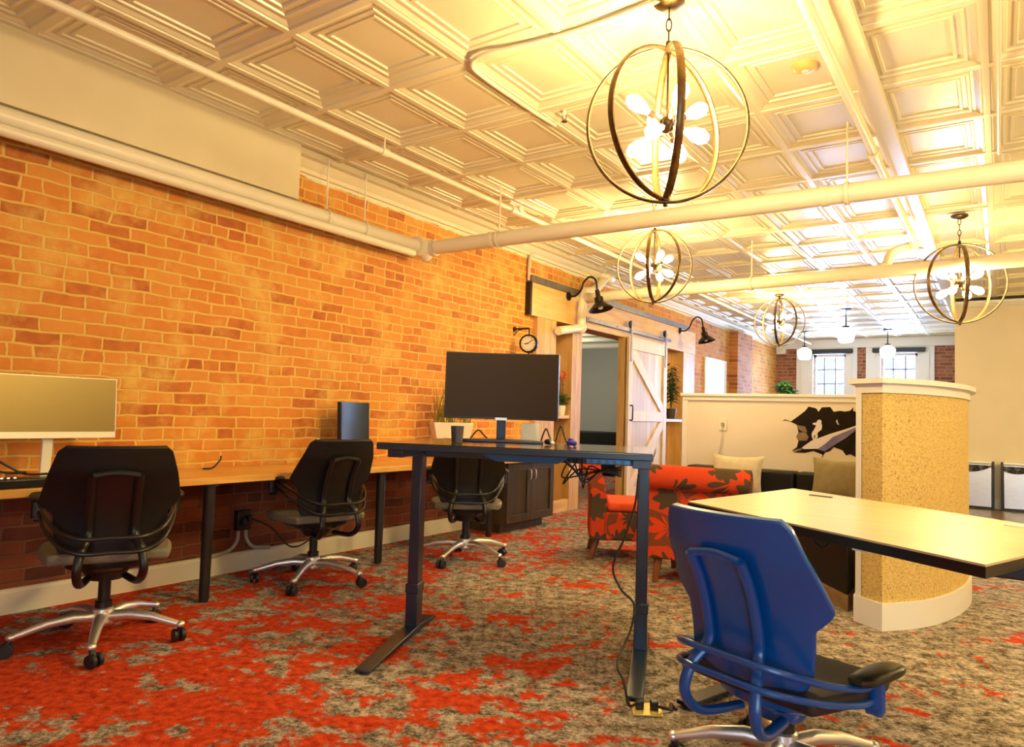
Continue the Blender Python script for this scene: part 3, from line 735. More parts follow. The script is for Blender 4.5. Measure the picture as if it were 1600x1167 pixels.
# ---------------------------------------------------------------- things on and under the bench
def monitor(name, label, w, h, loc, rotz, zb, scrm, bezm, bezel, standm, curve=0.0, tilt=0.0, base_w=0.25, base_d=0.18, chin=0.0, badge=None, group=None):
    """origin on the surface; screen faces -Y; zb = height of the screen's lower edge"""
    t = thing(name, label, 'monitor', loc, rotz, group)
    def pt(x, z, off): 
        yy = -curve*(1-(2*x/w)**2)*-1 if curve else 0
        return Vector((x, off+curve*(1-(2*x/w)**2)+tilt*(z-zb), z))
    MB().sheet(lambda u, v: pt(-w/2+w*u, zb+h*v, 0.0), 16, 4, 0.030).build('housing', bezm, t, bevel=0.003)
    b_ = bezel
    MB().sheet(lambda u, v: pt(-w/2+b_+(w-2*b_)*u, zb+b_+chin+(h-2*b_-chin)*v, -0.0015), 16, 4, -0.001).build('screen', scrm, t)
    if badge: MB().sheet(lambda u, v: pt(-.032+.064*u, zb-.006+.014*v, -0.004), 4, 1, 0.004).build('badge', badge, t)
    yb = 0.035+curve
    MB().beam((0, yb+.03, .014), (0, yb+.01, zb+h*.45), .05, .02, (0, 1, 0)).build('stand_neck', standm, t, bevel=0.003)
    MB().prism([(-base_w/2, -base_d*.35), (base_w/2, -base_d*.35), (base_w/2, -base_d*.22), (.05, base_d*.5), (-.05, base_d*.5), (-base_w/2, -base_d*.22)], 0, .014, Matrix.Translation((0, yb, 0))).build('stand_base', standm, t, bevel=0.003)
    return t
TOP = BT+0.001
p = on_x(88, 690, WX+0.34)
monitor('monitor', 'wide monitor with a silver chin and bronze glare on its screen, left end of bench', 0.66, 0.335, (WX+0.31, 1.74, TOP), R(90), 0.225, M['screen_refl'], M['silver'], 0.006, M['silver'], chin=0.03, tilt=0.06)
p = on_x(566, 690, WX+0.3)
monitor('monitor', 'small black monitor turned edge on behind the middle task chair', 0.46, 0.315, (WX+0.235, 3.98, TOP), R(108), 0.17, M['screen_green'], M['black'], 0.006, M['black'], curve=0.02, tilt=0.04)

kb = thing('keyboard', 'long pale keyboard lying under the wide monitor on the bench', 'keyboard', (WX+0.52, 1.98, TOP), R(90))
MB().box(-.22, .22, -.06, .06, 0, .014).build('case', M['silver'], kb, bevel=0.004)
ky = MB()
for i in range(14):
    for j in range(4): ky.box(-.21+i*.030, -.21+i*.030+.025, -.05+j*.026, -.05+j*.026+.021, .014, .019)
ky.build('key', M['ivory'], kb, smooth=0)
dk = thing('docking_station', 'long black docking station with three lit dots on the bench front', 'docking station', (WX+0.53, 1.42, TOP), R(90))
MB().prism([(-.30, -.055), (.30, -.055), (.30, .055), (-.30, .055)], 0, .045).build('case', M['black'], dk, bevel=0.008)
for k in range(3): MB().ell((.02+.028*k, -.0, .046), (.007, .007, .004), 10, 6).build('light', mat('dock light', (.8, .75, .6), .3, emit=(1, .85, .6), estr=1.2) if k == 0 else bpy.data.materials['dock light'], dk)
bgp = thing('backpack', 'black bag slumped on the bench at the left picture edge', 'bag', (WX+0.47, 1.0, TOP), R(90))
MB().ell((0, 0, .085), (.085, .075, .085), 18, 12, 0.8).build('body', M['black_fab'], bgp)
MB().tube(smooth_path([(-.05, -.05, .15), (0, -.06, .20), (.05, -.05, .15)], 6), .008, 8).build('strap', M['cable'], bgp)
p = [(WX+.22, 1.40, TOP+.15), (WX+.36, 1.46, TOP+.13), (WX+.40, 1.58, TOP+.055), (WX+.43, 1.68, TOP+.05)]
cbl = MB().tube(smooth_path(p, 8), .006, 8).tube(smooth_path([(q[0]-.02, q[1]-.09, q[2]+.01) for q in p], 8), .006, 8).build('cable', M['cable'], None)
tag(cbl, 'black looping cables between the black bag and the docking station', 'cable')
btl = thing('bottle', 'tiny clear bottle on the bench beside the edge-on monitor', 'bottle', (WX+.22, 3.61, TOP))
MB().lathe([(.022, 0), (.024, .03), (.022, .13), (.010, .16), (.010, .18)], 14).build('body', M['ivory'], btl)
MB().lathe([(.012, .181), (.012, .20)], 12).build('cap', M['ivory'], btl)
pl = on_x(305, 716, WX+0.16)
ob = MB().tube(smooth_path([(WX+.12, 2.74, TOP+.005), (WX+.14, 2.80, TOP+.010), (WX+.13, 2.86, TOP+.06), (WX+.12, 2.87, TOP+.085)], 6), .006, 8).build('cable', M['cable'], None)
tag(ob, 'short black cable stub rising from the oak bench beside the left chair', 'cable')

# planter with grass on the bench, behind the big curved monitor
pn = thing('planter', 'white tapered planter of yellow green grass on the oak bench', 'planter', (WX+0.20, 5.22, TOP), R(60))
T = lambda z, s: [(-.20*s, -.075*s, z), (.20*s, -.075*s, z), (.20*s, .075*s, z), (-.20*s, .075*s, z)]
MB().add(T(0, .62)+T(.33, 1), [(3, 2, 1, 0), (4, 5, 6, 7), (0, 1, 5, 4), (1, 2, 6, 5), (2, 3, 7, 6), (3, 0, 4, 7)]).build('pot', M['pot_white'], pn, bevel=0.006)
gr = MB()
for k in range(70):
    x = random.uniform(-.18, .18); y = random.uniform(-.05, .05); a = random.uniform(0, 6.28); ln = random.uniform(.16, .40); ben = random.uniform(.02, .13)
    dx, dy = math.cos(a)*ben, math.sin(a)*ben
    gr.tube([(x, y, .332), (x+dx*.3, y+dy*.3, .332+ln*.5), (x+dx, y+dy, .332+ln)], [.005, .004, .0008], 4, flat=(1.3, .5))
gr.build('grass', M['grass'], pn)

# wall box and cables under the bench
pb = thing('power_outlet', 'black surface outlet box with two grey conduits on the brick under the bench', 'outlet', (WX+0.0025, 3.13, 0.30))
MB().box(0, .05, -.055, .055, -.01, .13).build('box', M['black'], pb, bevel=0.005)
MB().box(.0505, .085, -.03, .0, .03, .075).box(.0505, .085, .01, .04, .05, .095).build('plug', M['black'], pb, bevel=0.004)
for sg in (-1, 1):
    MB().tube(smooth_path([(.025, .03*sg, -.012), (.03, .04*sg, -.08), (.03, .10*sg, -.14), (.028, .24*sg, -.163)], 6), .013, 10).build('conduit', M['cable_grey'], pb)
tag(MB().tube(smooth_path([(WX+.09, 3.17, .37), (WX+.13, 3.30, .30), (WX+.15, 3.42, .17), (WX+.12, 3.55, .13), (WX+.10, 3.72, .17), (WX+.08, 3.95, .20), (WX+.07, 4.05, .25)], 8), .006, 8).build('cable', M['cable'], None), 'black cable drooping along the baseboard behind the middle task chair', 'cable')

# ================================================================ STANDING DESK
TH = R(22); E1 = Vector((math.cos(TH), math.sin(TH), 0)); E2 = Vector((-E1.y, E1.x, 0))
L0 = on_z(565, 1055, 0)
def dp(s, t, z=0.0): return Vector((L0.x, L0.y, 0))+E1*s+E2*t+Vector((0, 0, z))
DZ = 1.02; SC, TC = 0.585, 0.60
desk = thing('standing_desk', 'tall black standing desk with a wide curved monitor on top', 'desk', dp(SC, TC), TH)
MB().box(-.655, .655, -.375, .375, DZ-.004, DZ).build('desktop', M['desk_top'], desk, smooth=0)
MB().box(-.657, .657, -.377, .377, DZ-.034, DZ-.0041).build('edge_band', M['desk_frame'], desk, bevel=0.004)  # edge blue is reflected daylight, carried by the material colour
for s in (0.0, 1.19):
    x = s-SC; yc = .645-TC; off = 0.0 if s == 0 else 0.06
    MB().box(x-.032, x+.032, yc-.045, yc+.045, .04, .24).build('column_sleeve', M['desk_frame'], desk, bevel=0.004)
    MB().box(x-.028, x+.028, yc-.040, yc+.040, .241, DZ-.075).box(x-.036, x+.036, yc-.049, yc+.049, .215, .265).build('leg', M['desk_frame'], desk, bevel=0.004)
    MB().prism([(-TC+off, .012), (-TC+off, .022), (yc-.05, .042), (yc+.05, .042), (.92-TC+off, .022), (.92-TC+off, .012)], x-.037, x+.037, Matrix(((0, 0, 1, 0), (1, 0, 0, 0), (0, 1, 0, 0), (0, 0, 0, 1)))).build('foot', M['desk_frame'], desk, bevel=0.003)
    for yy in (-TC+off+.03, .92-TC+off-.03): MB().lathe([(.022, 0), (.022, .0118)], 14, Matrix.Translation((x, yy, 0))).build('glide', M['rubber'], desk)
    MB().box(x-.04, x+.04, -.31, .31, DZ-.074, DZ-.032).build('side_bracket', M['desk_frame'], desk, bevel=0.003)
MB().box(-SC+.041, 1.19-SC-.041, .645-TC-.03, .645-TC+.03, DZ-.085, DZ-.045).build('crossbar', M['desk_frame'], desk, bevel=0.003)
MB().add([(-.15, -.34, DZ-.032), (.28, -.34, DZ-.032), (.28, -.12, DZ-.032), (-.15, -.12, DZ-.032), (-.08, -.31, DZ-.07), (.22, -.31, DZ-.07), (.22, -.15, DZ-.07), (-.08, -.15, DZ-.07)], [(3, 2, 1, 0), (4, 5, 6, 7), (0, 1, 5, 4), (1, 2, 6, 5), (2, 3, 7, 6), (3, 0, 4, 7)]).build('cable_tray', M['bluelit_tray'], desk, bevel=0.004)
cpn = MB().box(.36, .56, -.374, -.30, DZ-.058, DZ-.032).build('control_panel', M['bluelit_tray'], desk, bevel=0.004)
for k in range(5): MB().lathe([(.009, 0), (.009, .006)], 12, Matrix.Translation((.385+.035*k, -.374, DZ-.045)) @ Matrix.Rotation(R(90), 4, 'X')).build('button', M['desk_frame'], cpn)
for k in range(6):
    a = random.uniform(-.06, .06)
    MB().tube(smooth_path([(.22+.02*k, -.2, DZ-.05), (.27+a, -.22+.03*k, DZ-.10-.02*k), (.33+a*.5, -.18, DZ-.16+.015*k), (.40, -.15+.02*k, DZ-.11), (.50, -.05, DZ-.085-.01*k)], 6), .0038, 7).build('cable', M['cable'], desk)

pts = [dp(1.12, .48, .88), dp(1.10, .40, .70), dp(1.07, .38, .50), dp(1.00, .30, .30), dp(1.02, .36, .16), dp(1.12, .38, .20), dp(1.13, .42, .22)]
pw_pts = []
for q, D_ in (((998, 741), 3.40), ((992, 790), 3.38), ((978, 835), 3.34), ((958, 885), 3.30), ((970, 920), 3.28), ((991, 945), 3.25), ((985, 985), 3.18), ((965, 1035), 3.02), ((975, 1065), 2.92), ((983, 1085), 2.86)):
    pw_pts.append(at_depth(q[0], q[1], D_))
pw_pts[-1].z = 0.02
pl = on_z(1003, 1104, 0.02); pw_pts.append(Vector((pl.x-.04, pl.y+.05, .012))); pw_pts.append(Vector((pl.x, pl.y, .028)))
for q in pw_pts: q.z = max(q.z, .010)
tag(MB().tube(smooth_path(pw_pts, 8), .0055, 8).build('power_cable', M['cable'], None), 'black power cable hanging from the standing desk to the brass floor outlet', 'cable')

def at_px(t, z, px):
    lo, hi = -.5, 2.0
    for _ in range(40):
        m_ = (lo+hi)/2
        if proj(dp(m_, t, z))[0] < px: lo = m_
        else: hi = m_
    return dp((lo+hi)/2, t, z)
P = at_px(.74, DZ+.001, 781)
dirc = math.atan2(P.x, -P.y)   # turn the screen to the room, square to the line to the doorway side
mon = monitor('monitor', 'wide curved black monitor standing on the tall standing desk', 0.615, 0.362, P, math.atan2(-P.x, P.y)-R(3), 0.125, M['screen'], M['black'], 0.007, M['black'], curve=0.035, tilt=0.05, base_w=.47, base_d=.24, badge=mat('pale blue badge', (.65, .72, .95), .3))
P = at_px(.50, DZ+.001, 714)
cu = thing('cup', 'small black tumbler on the standing desk before the monitor', 'cup', P)
MB().lathe([(.028, 0), (.034, .085), (.031, .085), (.026, .006)], 20, cap=False).lathe([(.028, 0), (.026, .006)], 20).build('body', mat('charcoal tumbler', (.06, .05, .045), .4), cu)
P = at_px(.62, DZ+.001, 893)
ty = thing('toy_car', 'small violet blue toy on the standing desk right of the monitor', 'toy', P, R(20))
MB().ell((0, 0, .018), (.028, .018, .014), 14, 8, .8).ell((-.004, 0, .033), (.014, .013, .010), 12, 8, .9).build('body', M['blue_toy'], ty)
wh = MB()
for sx in (-.015, .015): wh.tube([(sx, -.019, .008), (sx, .019, .008)], .008, 10)
wh.build('wheel', M['rubber'], ty)
P = at_px(.66, DZ+.001, 857)
pk = thing('webcam', 'small black webcam lying on the standing desk beside the monitor base', 'webcam', P)
MB().ell((0, 0, .016), (.024, .018, .015), 14, 8, .8).build('body', M['black'], pk)
MB().ell((.03, -.012, .012), (.012, .010, .011), 10, 6).build('lens', M['ivory'], pk)
P = at_px(.955, DZ+.001, 828)
nt_ = thing('note_card', 'cream folded card among cables behind the curved monitor', 'card', P, math.atan2(-P.x, P.y))
MB().add([(-.05, -.04, 0), (.05, -.04, 0), (.05, 0, .105), (-.05, 0, .105), (.05, .04, 0), (-.05, .04, 0)], [(0, 1, 2, 3), (3, 2, 4, 5)]).build('sheet', M['ivory'], nt_, smooth=0)
for k, (x0, x1, hh) in enumerate(((735, 762, .05), (868, 885, .09), (845, 862, .07))):
    a = at_px(.955, DZ+.007, x0); b_ = at_px(.965, DZ+.007, x1)
    mid = (a+b_)/2+Vector((0, 0, hh)); 
    tag(MB().tube(smooth_path([a, a+(mid-a)*.6+Vector((0, 0, hh*.2)), mid, b_+(mid-b_)*.5, b_], 6), .0045, 7).build('cable', M['cable'], None),
        ('thin black cable arching over the standing desk left of the monitor neck', 'thin black cable looping right behind the monitor neck', 'thin black cable looping tallest at the right of the monitor neck')[k], 'cable', 'cables behind the curved monitor')

# floor outlet
fo = thing('floor_outlet', 'square brass floor outlet plate in the carpet with two black plugs', 'outlet', on_z(1010, 1110, 0.0), R(30))
MB().box(-.06, .06, -.06, .06, 0.0005, .008).build('plate', M['brass'], fo, bevel=0.002)
for x in (-.028, .03): MB().box(x-.016, x+.016, -.02, .015, .0085, .042).build('plug', M['black'], fo, bevel=0.005)
a = on_z(1018, 1105, .02); b_ = on_z(1058, 1106, .01)
tag(MB().tube(smooth_path([(a.x+.02, a.y, .03), (a.x+.06, a.y+.05, .012), (b_.x-.04, b_.y+.03, .008), (b_.x+.0, b_.y-.01, .008)], 8), .006, 8).build('power_cable', M['cable'], None), 'black cable on the carpet from the floor outlet to the tan desk foot', 'cable')

# ================================================================ TAN DESK ON THE RIGHT
RZ = 0.845
L_, Af, C_ = on_z(1075, 783, RZ), on_z(1240, 763, RZ), on_z(1540, 882, RZ)
far = on_z(1600, 818, RZ); d1 = (far-Af).normalized(); d2 = (on_z(1600, 868, RZ)-C_).normalized()
# far edge and right end meet out of frame
den = d1.x*d2.y-d1.y*d2.x; tt = ((C_.x-Af.x)*d2.y-(C_.y-Af.y)*d2.x)/den
Rr = Af+d1*tt
pc = (L_+Af+C_+Rr)/4
td = thing('tan_desk', 'tan laminate desk with a black edge in front of the cork partition', 'desk', (pc.x, pc.y, 0))
q = [L_-pc, C_-pc, Rr-pc, Af-pc]
MB().prism([(v_.x, v_.y) for v_ in q], RZ-.006, RZ).build('desktop', M['laminate'], td, smooth=0)
qq = [(v_.x, v_.y) for v_ in q]
MB().prism(qq, RZ-.035, RZ-.0061).build('edge_band', M['black'], td, smooth=0)
f1 = on_z(1068, 1108, 0)-pc; f2 = on_z(1140, 1078, 0)-pc; fd = (f2-f1); fd.z = 0; fd.normalize()
legs_ = [(Vector((f1.x, f1.y, 0)), Vector((0.27, 0.96, 0)).normalized()), (Vector((0.06-pc.x, 2.42-pc.y, 0)), Vector((0.20, 0.98, 0)).normalized())]
cols_ = []
for o_, fd in legs_:
    ft = MB(); T = Matrix((Vector((fd.y, -fd.x, 0)), fd, Vector((0, 0, 1)))).transposed().to_4x4(); T.translation = o_
    ft.box(-.037, .037, 0, .84, .012, .030, T).build('foot', M['desk_frame'], td, bevel=0.003)
    for yy in (.03, .81): MB().lathe([(.022, 0), (.022, .0118)], 12, T @ Matrix.Translation((0, yy, 0))).build('glide', M['rubber'], td)
    MB().box(-.032, .032, .40, .49, .031, RZ-.075, T).build('leg', M['desk_frame'], td, bevel=0.004)
    MB().box(-.04, .04, .14, .66, RZ-.074, RZ-.037, T).build('side_bracket', M['desk_frame'], td, bevel=0.003)
    cols_.append(o_+fd*.445)
a, b_ = cols_; u_ = (b_-a).normalized()*.045
MB().beam(a+u_+Vector((0, 0, RZ-.06)), b_-u_+Vector((0, 0, RZ-.06)), .06, .04).build('crossbar', M['desk_frame'], td, bevel=0.003)
g = on_z(1283, 775, RZ)-pc
MB().prism([(g.x-.05, g.y-.012), (g.x+.05, g.y-.045), (g.x+.055, g.y-.03), (g.x-.045, g.y+.003)], RZ+.0005, RZ+.004).build('grommet', M['black'], td, smooth=0)
g = on_z(1588, 822, RZ)-pc
MB().lathe([(.035, RZ+.0005), (.035, RZ+.004)], 20, Matrix.Translation((g.x, g.y, 0))).build('grommet', M['ivory'], td)
g = on_z(1585, 890, RZ-.05)-pc
MB().box(g.x-.08, g.x+.10, g.y-.02, g.y+.06, RZ-.075, RZ-.037).build('control_box', M['black'], td, bevel=0.005)
e = C_-L_; n_ = Vector((-e.y, e.x, 0)).normalized()
for k, s in enumerate((.22, .50)):
    P = L_-pc+e*s+n_*.05
    MB().tube(smooth_path([(P.x, P.y, RZ-.036), (P.x+.015, P.y-.005, RZ-.06), (P.x+.04, P.y-.02, RZ-.066), (P.x+.07, P.y-.035, RZ-.036)], 6), .004, 7).build('cable', M['cable'], td)
P = L_-pc+e*.66+n_*.06
MB().box(P.x-.03, P.x+.03, P.y-.02, P.y+.02, RZ-.048, RZ-.0355).build('clip', M['ivory'], td, bevel=0.003)

# ================================================================ SOFA CORNER
sf = thing('sofa', 'black leather corner sofa against the low beige wall', 'sofa', (-1.8, 7.0, 0))
ox, oy = -1.8, 7.0
SB = HY-0.005
sp = [(-.795, 4.95), (-1.15, 5.42), (-1.38, 5.72), (-1.38, 6.72), (-2.72, 6.72), (-2.72, SB), (-.795, SB)]
MB().prism([(x-ox, y-oy) for x, y in sp][::-1], .0, .10).build('plinth', M['plinth'], sf, smooth=0)
MB().prism([(x-ox, y-oy) for x, y in sp][::-1], .101, .45).build('seat', M['black_fab'], sf, bevel=0.02, seg=3)
xa = on_y(1242, 750, 7.2).x; xb_ = on_y(1150, 750, 7.2).x
edges = [-2.72, xb_, xa, -.85]
for x0, x1 in zip(edges, edges[1:]):
    MB().box(x0+.006-ox, x1-.006-ox, 7.20-oy, SB-oy, .452, .70).build('back_cushion', M['black_fab'], sf, bevel=0.025, seg=3)

def pillow(name, label, w, h, th, m, loc, rotz, lean):
    t = thing(name, label, 'cushion', loc, rotz)
    def fn(sgn):
        def f_(u, v):
            x = 2*u-1; y = 2*v-1
            k = (1-abs(x)**2.6)*(1-abs(y)**2.6)
            pin = 1-.10*(1-abs(y)**2)*abs(x)**2; pin2 = 1-.12*(1-abs(x)**2)*abs(y)**2
            return (x*w/2*pin, sgn*th/2*max(0, k)**.55, h/2+y*h/2*pin2)
        return f_
    T = Matrix.Rotation(lean, 4, 'X')
    MB().sheet(fn(-1), 16, 16, 0, T).sheet(lambda u, v: fn(1)(1-u, v), 16, 16, 0, T).build('cover', m, t, smooth=60)
    return t
P = on_y(1149, 745, 6.92)
pillow('cushion', 'pale beige square cushion behind the red floral chair', .50, .40, .15, M['pillow_beige'], (P.x, 6.93, .456), R(4), R(-14))
P = on_y(1308, 748, 6.92)
pillow('cushion', 'olive tan square cushion under the torn hole mural', .50, .42, .16, M['pillow_olive'], (P.x, 6.93, .456), R(-8), R(-14))

# wall decal: a torn hole with a view of space
dc = thing('wall_decal', 'torn hole mural with a pale floating figure on the low wall', 'decal', (0, HY, 0))
def wp(px, py, d): 
    v_ = on_y(px, py, HY-0.002); return (v_.x, -d, v_.z)
def flat(px_list, d, name, m, par=None):
    vs = [wp(x, y, d) for x, y in px_list]; n = len(vs)
    bk = [(x, y+.0012, z) for x, y, z in vs]
    cx_ = sum(v_[0] for v_ in vs)/n; cz_ = sum(v_[2] for v_ in vs)/n
    return MB().add(vs+bk, [tuple(range(n)), tuple(range(2*n-1, n-1, -1))]+[(i, n+i, n+(i+1) % n, (i+1) % n) for i in range(n)]).build(name, m, par or dc, smooth=0)
ZX, ZY, ZK = 1220.0, 620.0, 140/961
def zp(l): return [(ZX+x*ZK, ZY+y*ZK) for x, y in l]
flat(zp([(20, 262), (45, 240), (110, 262), (190, 205), (262, 150), (298, 104), (378, 122), (405, 160), (440, 112), (530, 108), (568, 160), (635, 150), (690, 158), (745, 148), (778, 110), (776, 150), (835, 172), (900, 200), (905, 640), (808, 650), (748, 615), (700, 628), (660, 572), (568, 540), (530, 580), (474, 598), (432, 668), (448, 620), (350, 580), (260, 600), (150, 596), (120, 574), (172, 540), (190, 470), (165, 430), (190, 380), (172, 300), (110, 268), (50, 250)]), .0035, 'torn_edge', M['decal_dark'])
flat(zp([(168, 300), (262, 318), (285, 380), (230, 372), (195, 350)]), .0048, 'torn_flap', M['decal_edge'])
flat(zp([(165, 432), (195, 382), (268, 380), (300, 430), (280, 470), (200, 470)]), .0048, 'torn_flap', M['decal_edge'])
flat(zp([(120, 574), (230, 548), (232, 566), (150, 594)]), .0048, 'torn_flap', M['decal_edge'])
flat(zp([(225, 545), (330, 470), (520, 400), (700, 345), (905, 275), (905, 320), (800, 360), (700, 440), (600, 500), (540, 540), (470, 585), (380, 558), (250, 560)]), .0048, 'planet', M['decal_blue'])
flat(zp([(225, 545), (330, 470), (520, 400), (700, 345), (905, 275), (905, 290), (720, 362), (560, 430), (470, 510), (400, 556), (250, 560)]), .0060, 'planet_rim', M['decal_pale'])
flat(zp([(340, 282), (384, 274), (396, 250), (420, 244), (438, 258), (436, 282), (444, 310), (438, 352), (408, 372), (392, 392), (398, 430), (384, 450), (394, 488), (378, 496), (360, 455), (372, 420), (362, 402), (356, 440), (366, 470), (352, 474), (334, 430), (332, 392), (360, 346), (380, 306), (346, 296)]), .0072, 'figure', M['decal_pale'])
flat(zp([(592, 262), (606, 240), (612, 275), (628, 300), (608, 295)]), .0060, 'moon', M['decal_pale'])

wo = thing('wall_outlet', 'ivory wall outlet with a thin cord on the low beige wall', 'outlet', (on_y(1130, 663, HY).x, HY-.0025, on_y(1130, 663, HY).z))
MB().box(-.043, .043, -.008, 0, -.065, .065).build('plate', M['ivory'], wo, bevel=0.003)
MB().box(-.016, .016, -.020, -.0085, -.02, .02).build('socket', mat('grey plug', (.35, .3, .24), .4), wo, bevel=0.003)
MB().tube(smooth_path([(0, -.021, -.01), (0, -.02, -.10), (-.02, -.012, -.25), (-.035, -.012, -.33), (-.015, -.012, -.42)], 6), .0035, 7).build('cord', M['cable_grey'], wo)

# ================================================================ RED SLIPPER CHAIRS
def slipper(label, w, d, loc, rotz):
    t = thing('slipper_chair', label, 'armchair', loc, rotz, 'red floral slipper chairs by the sofa')
    MB().box(-w/2, w/2, -d/2+.10, d/2, .17, .40).build('seat_frame', M['floral'], t, bevel=0.02, seg=3)
    MB().box(-w/2+.005, w/2-.005, -d/2+.14, d/2+.005, .402, .48).build('seat_cushion', M['red_top'], t, bevel=0.03, seg=3)
    # scrolled back: side profile pushed across the width
    pr = [(-d/2+.135, .17), (-d/2+.145, .45), (-d/2+.12, .62), (-d/2+.085, .72), (-d/2+.075, .775), (-d/2+.055, .815), (-d/2+.01, .835), (-d/2-.045, .825), (-d/2-.08, .785), (-d/2-.085, .735), (-d/2-.06, .695), (-d/2-.02, .675), (-d/2-.005, .60), (-d/2, .45), (-d/2, .17)]
    T = Matrix(((0, 0, 1, 0), (1, 0, 0, 0), (0, 1, 0, 0), (0, 0, 0, 1)))
    k = pr.index((-d/2-.02, .675))
    MB().prism(pr[::-1], -w/2, w/2, T).build('backrest', M['floral'], t, bevel=0.012, seg=2, smooth=50)
    MB().tube([(-w/2-.004, -d/2-.005, .755), (w/2+.004, -d/2-.005, .755)], .088, 24).build('back_roll', M['floral_top'], t, bevel=0.008)
    for sx in (-1, 1):
        for sy in (-1, 1):
            x, y = sx*(w/2-.07), (-d/2+.06 if sy < 0 else d/2-.07)
            MB().tube([(x+sx*.01, y+sy*.045, 0), (x, y, .171)], [.020, .031], 8).build('leg', M['leg_wood'], t)
    return t
slipper('red floral slipper chair turned side on, seen through the standing desk legs', .60, .58, (-2.665, 5.60, 0), R(-60))
slipper('red floral slipper chair with its scrolled back to the room, behind the daylight tinted chair', .715, .60, (-1.80, 5.20, 0), R(8))

# ================================================================ BARN DOOR AND ITS TRACK
bd = thing('barn_door', 'pale pine sliding barn door with a diagonal brace', 'door', (XP+.05, 9.91, 0.02))
yL, yR = -.70, .70; dz1 = 2.31
MB().box(-.018, .0, yL, yR, 0, dz1).build('planks', M['pine_pale'], bd, smooth=0)
for a, b_ in ((yL, yL+.125), (yR-.125, yR)): MB().box(.0005, .022, a, b_, 0, dz1).build('stile', M['pine_rail'], bd, bevel=0.003)
for a, b_ in ((0, .16), (1.10, 1.25), (dz1-.18, dz1)): MB().box(.0005, .022, yL+.1255, yR-.1255, a, b_).build('rail', M['pine_rail'], bd, bevel=0.003)
i0, i1 = yL+.126, yR-.126
MB().prism([(i0, 2.128), (i0+.11, 2.128), (i1, 1.36), (i1, 1.251), (i1-.09, 1.251), (i0, 1.99)], .0005, .020, Matrix(((0, 0, 1, 0), (1, 0, 0, 0), (0, 1, 0, 0), (0, 0, 0, 1)))).build('brace', M['pine_rail'], bd, bevel=0.003)
MB().prism([(i1, 1.099), (i1-.11, 1.099), (i0, .27), (i0, .161), (i0+.09, .161), (i1, .99)], .0005, .020, Matrix(((0, 0, 1, 0), (1, 0, 0, 0), (0, 1, 0, 0), (0, 0, 0, 1)))).build('brace', M['pine_rail'], bd, bevel=0.003)
MB().tube(smooth_path([(.022, yL+.06, 1.32), (.06, yL+.06, 1.32), (.065, yL+.06, 1.22), (.06, yL+.06, 1.12), (.022, yL+.06, 1.12)], 5), .010, 8).build('handle', M['iron'], bd)
for yy in (yL+.06, yR-.08):
    hg = MB().box(.023, .030, yy-.022, yy+.022, 1.95, 2.54).build('hanger', M['steel_grey'], bd, bevel=0.002)
    MB().lathe([(.012, -.012), (.055, -.012), (.055, -.006), (.045, -.004), (.045, .004), (.055, .006), (.055, .012), (.012, .012)], 24, Matrix.Translation((.008, yy, 2.485)) @ Matrix.Rotation(R(90), 4, 'Y')).build('wheel', M['iron'], hg)
tk = thing('sliding_door_rail', 'grey steel rail above the doorway that carries the barn door', 'rail', (XP+.05, 9.33, 2.40))
MB().box(.002, .012, -1.38, 1.45, -.005, .045).build('track', M['steel_grey'], tk, smooth=0)
for yy in (-1.34, -.5, .98, 1.40): MB().tube([(-.048, yy, .02), (.016, yy, .02)], .013, 10).build('standoff', M['iron'], tk)

# shelves in the niches
sh1 = tag(MB().box(NB+.003, XP-.01, 7.33, 7.695, 1.135, 1.175).build('wall_shelf', M['pine_h'], None, smooth=0), 'short pine shelf in the niche left of the doorway', 'shelf')
sh2 = tag(MB().box(NB+.003, XP+.02, 10.74, 11.42, 1.125, 1.168).build('wall_shelf', M['pine_rail'], None, smooth=0), 'short pine shelf in the niche right of the barn door', 'shelf')

def leaf(mb, base, d, ln, wd, droop=.3, n=4):
    d = Vector(d).normalized(); sd = d.cross(Vector((0, 0, 1)))
    sd = sd.normalized() if sd.length > 1e-4 else Vector((1, 0, 0))
    vs = []; fs = []
    for i in range(n+1):
        t = i/n; c = Vector(base)+d*ln*t+Vector((0, 0, -droop*ln*t*t)); w_ = wd*math.sin(math.pi*min(.98, .08+.92*t))
        vs += [c-sd*w_, c+Vector((0, 0, w_*.25)), c+sd*w_]
    for i in range(n):
        a = i*3; fs += [(a, a+3, a+4, a+1), (a+1, a+4, a+5, a+2)]
    mb.add(vs, fs)
fp = thing('flower_pot', 'white pot of red flowers on the pine shelf left of the doorway', 'flower pot', (WX-.03, on_x(877, 640, WX-.03).y, 1.176))
MB().lathe([(.040, 0), (.055, .10), (.055, .12), (.047, .12)], 20).build('pot', M['pot_white'], fp)
fo_ = MB(); pe = MB(); st = MB()
for k in range(9):
    a = k*.7; h = .12+.04*k; bx_ = Vector((math.cos(a)*.02, math.sin(a)*.02, .12))
    tip = Vector((math.cos(a)*.07, math.sin(a)*.09, .12+h*.9))
    st.tube([bx_, (bx_+tip)/2+Vector((0, 0, .03)), tip], .003, 5)
    for q in range(4): leaf(fo_, bx_+(tip-bx_)*(.2+.15*q), (math.cos(a+q*1.9), math.sin(a+q*1.9), .3), .085, .026)
    if k > 3:
        for q in range(7): pe.ell(tip+Vector((random.uniform(-.035, .035), random.uniform(-.035, .035), random.uniform(-.05, .04))), (.018, .018, .014), 8, 6)
st.build('stem', M['leaf'], fp); fo_.build('foliage', M['leaf'], fp); pe.build('flower', M['petal'], fp)
dpn = thing('potted_plant', 'bushy dark green plant in a dark pot on the niche shelf', 'plant', (WX+.02, 11.1, 1.169))
MB().lathe([(.065, 0), (.085, .15), (.085, .17), (.07, .17)], 20).build('pot', M['pot_dark'], dpn)
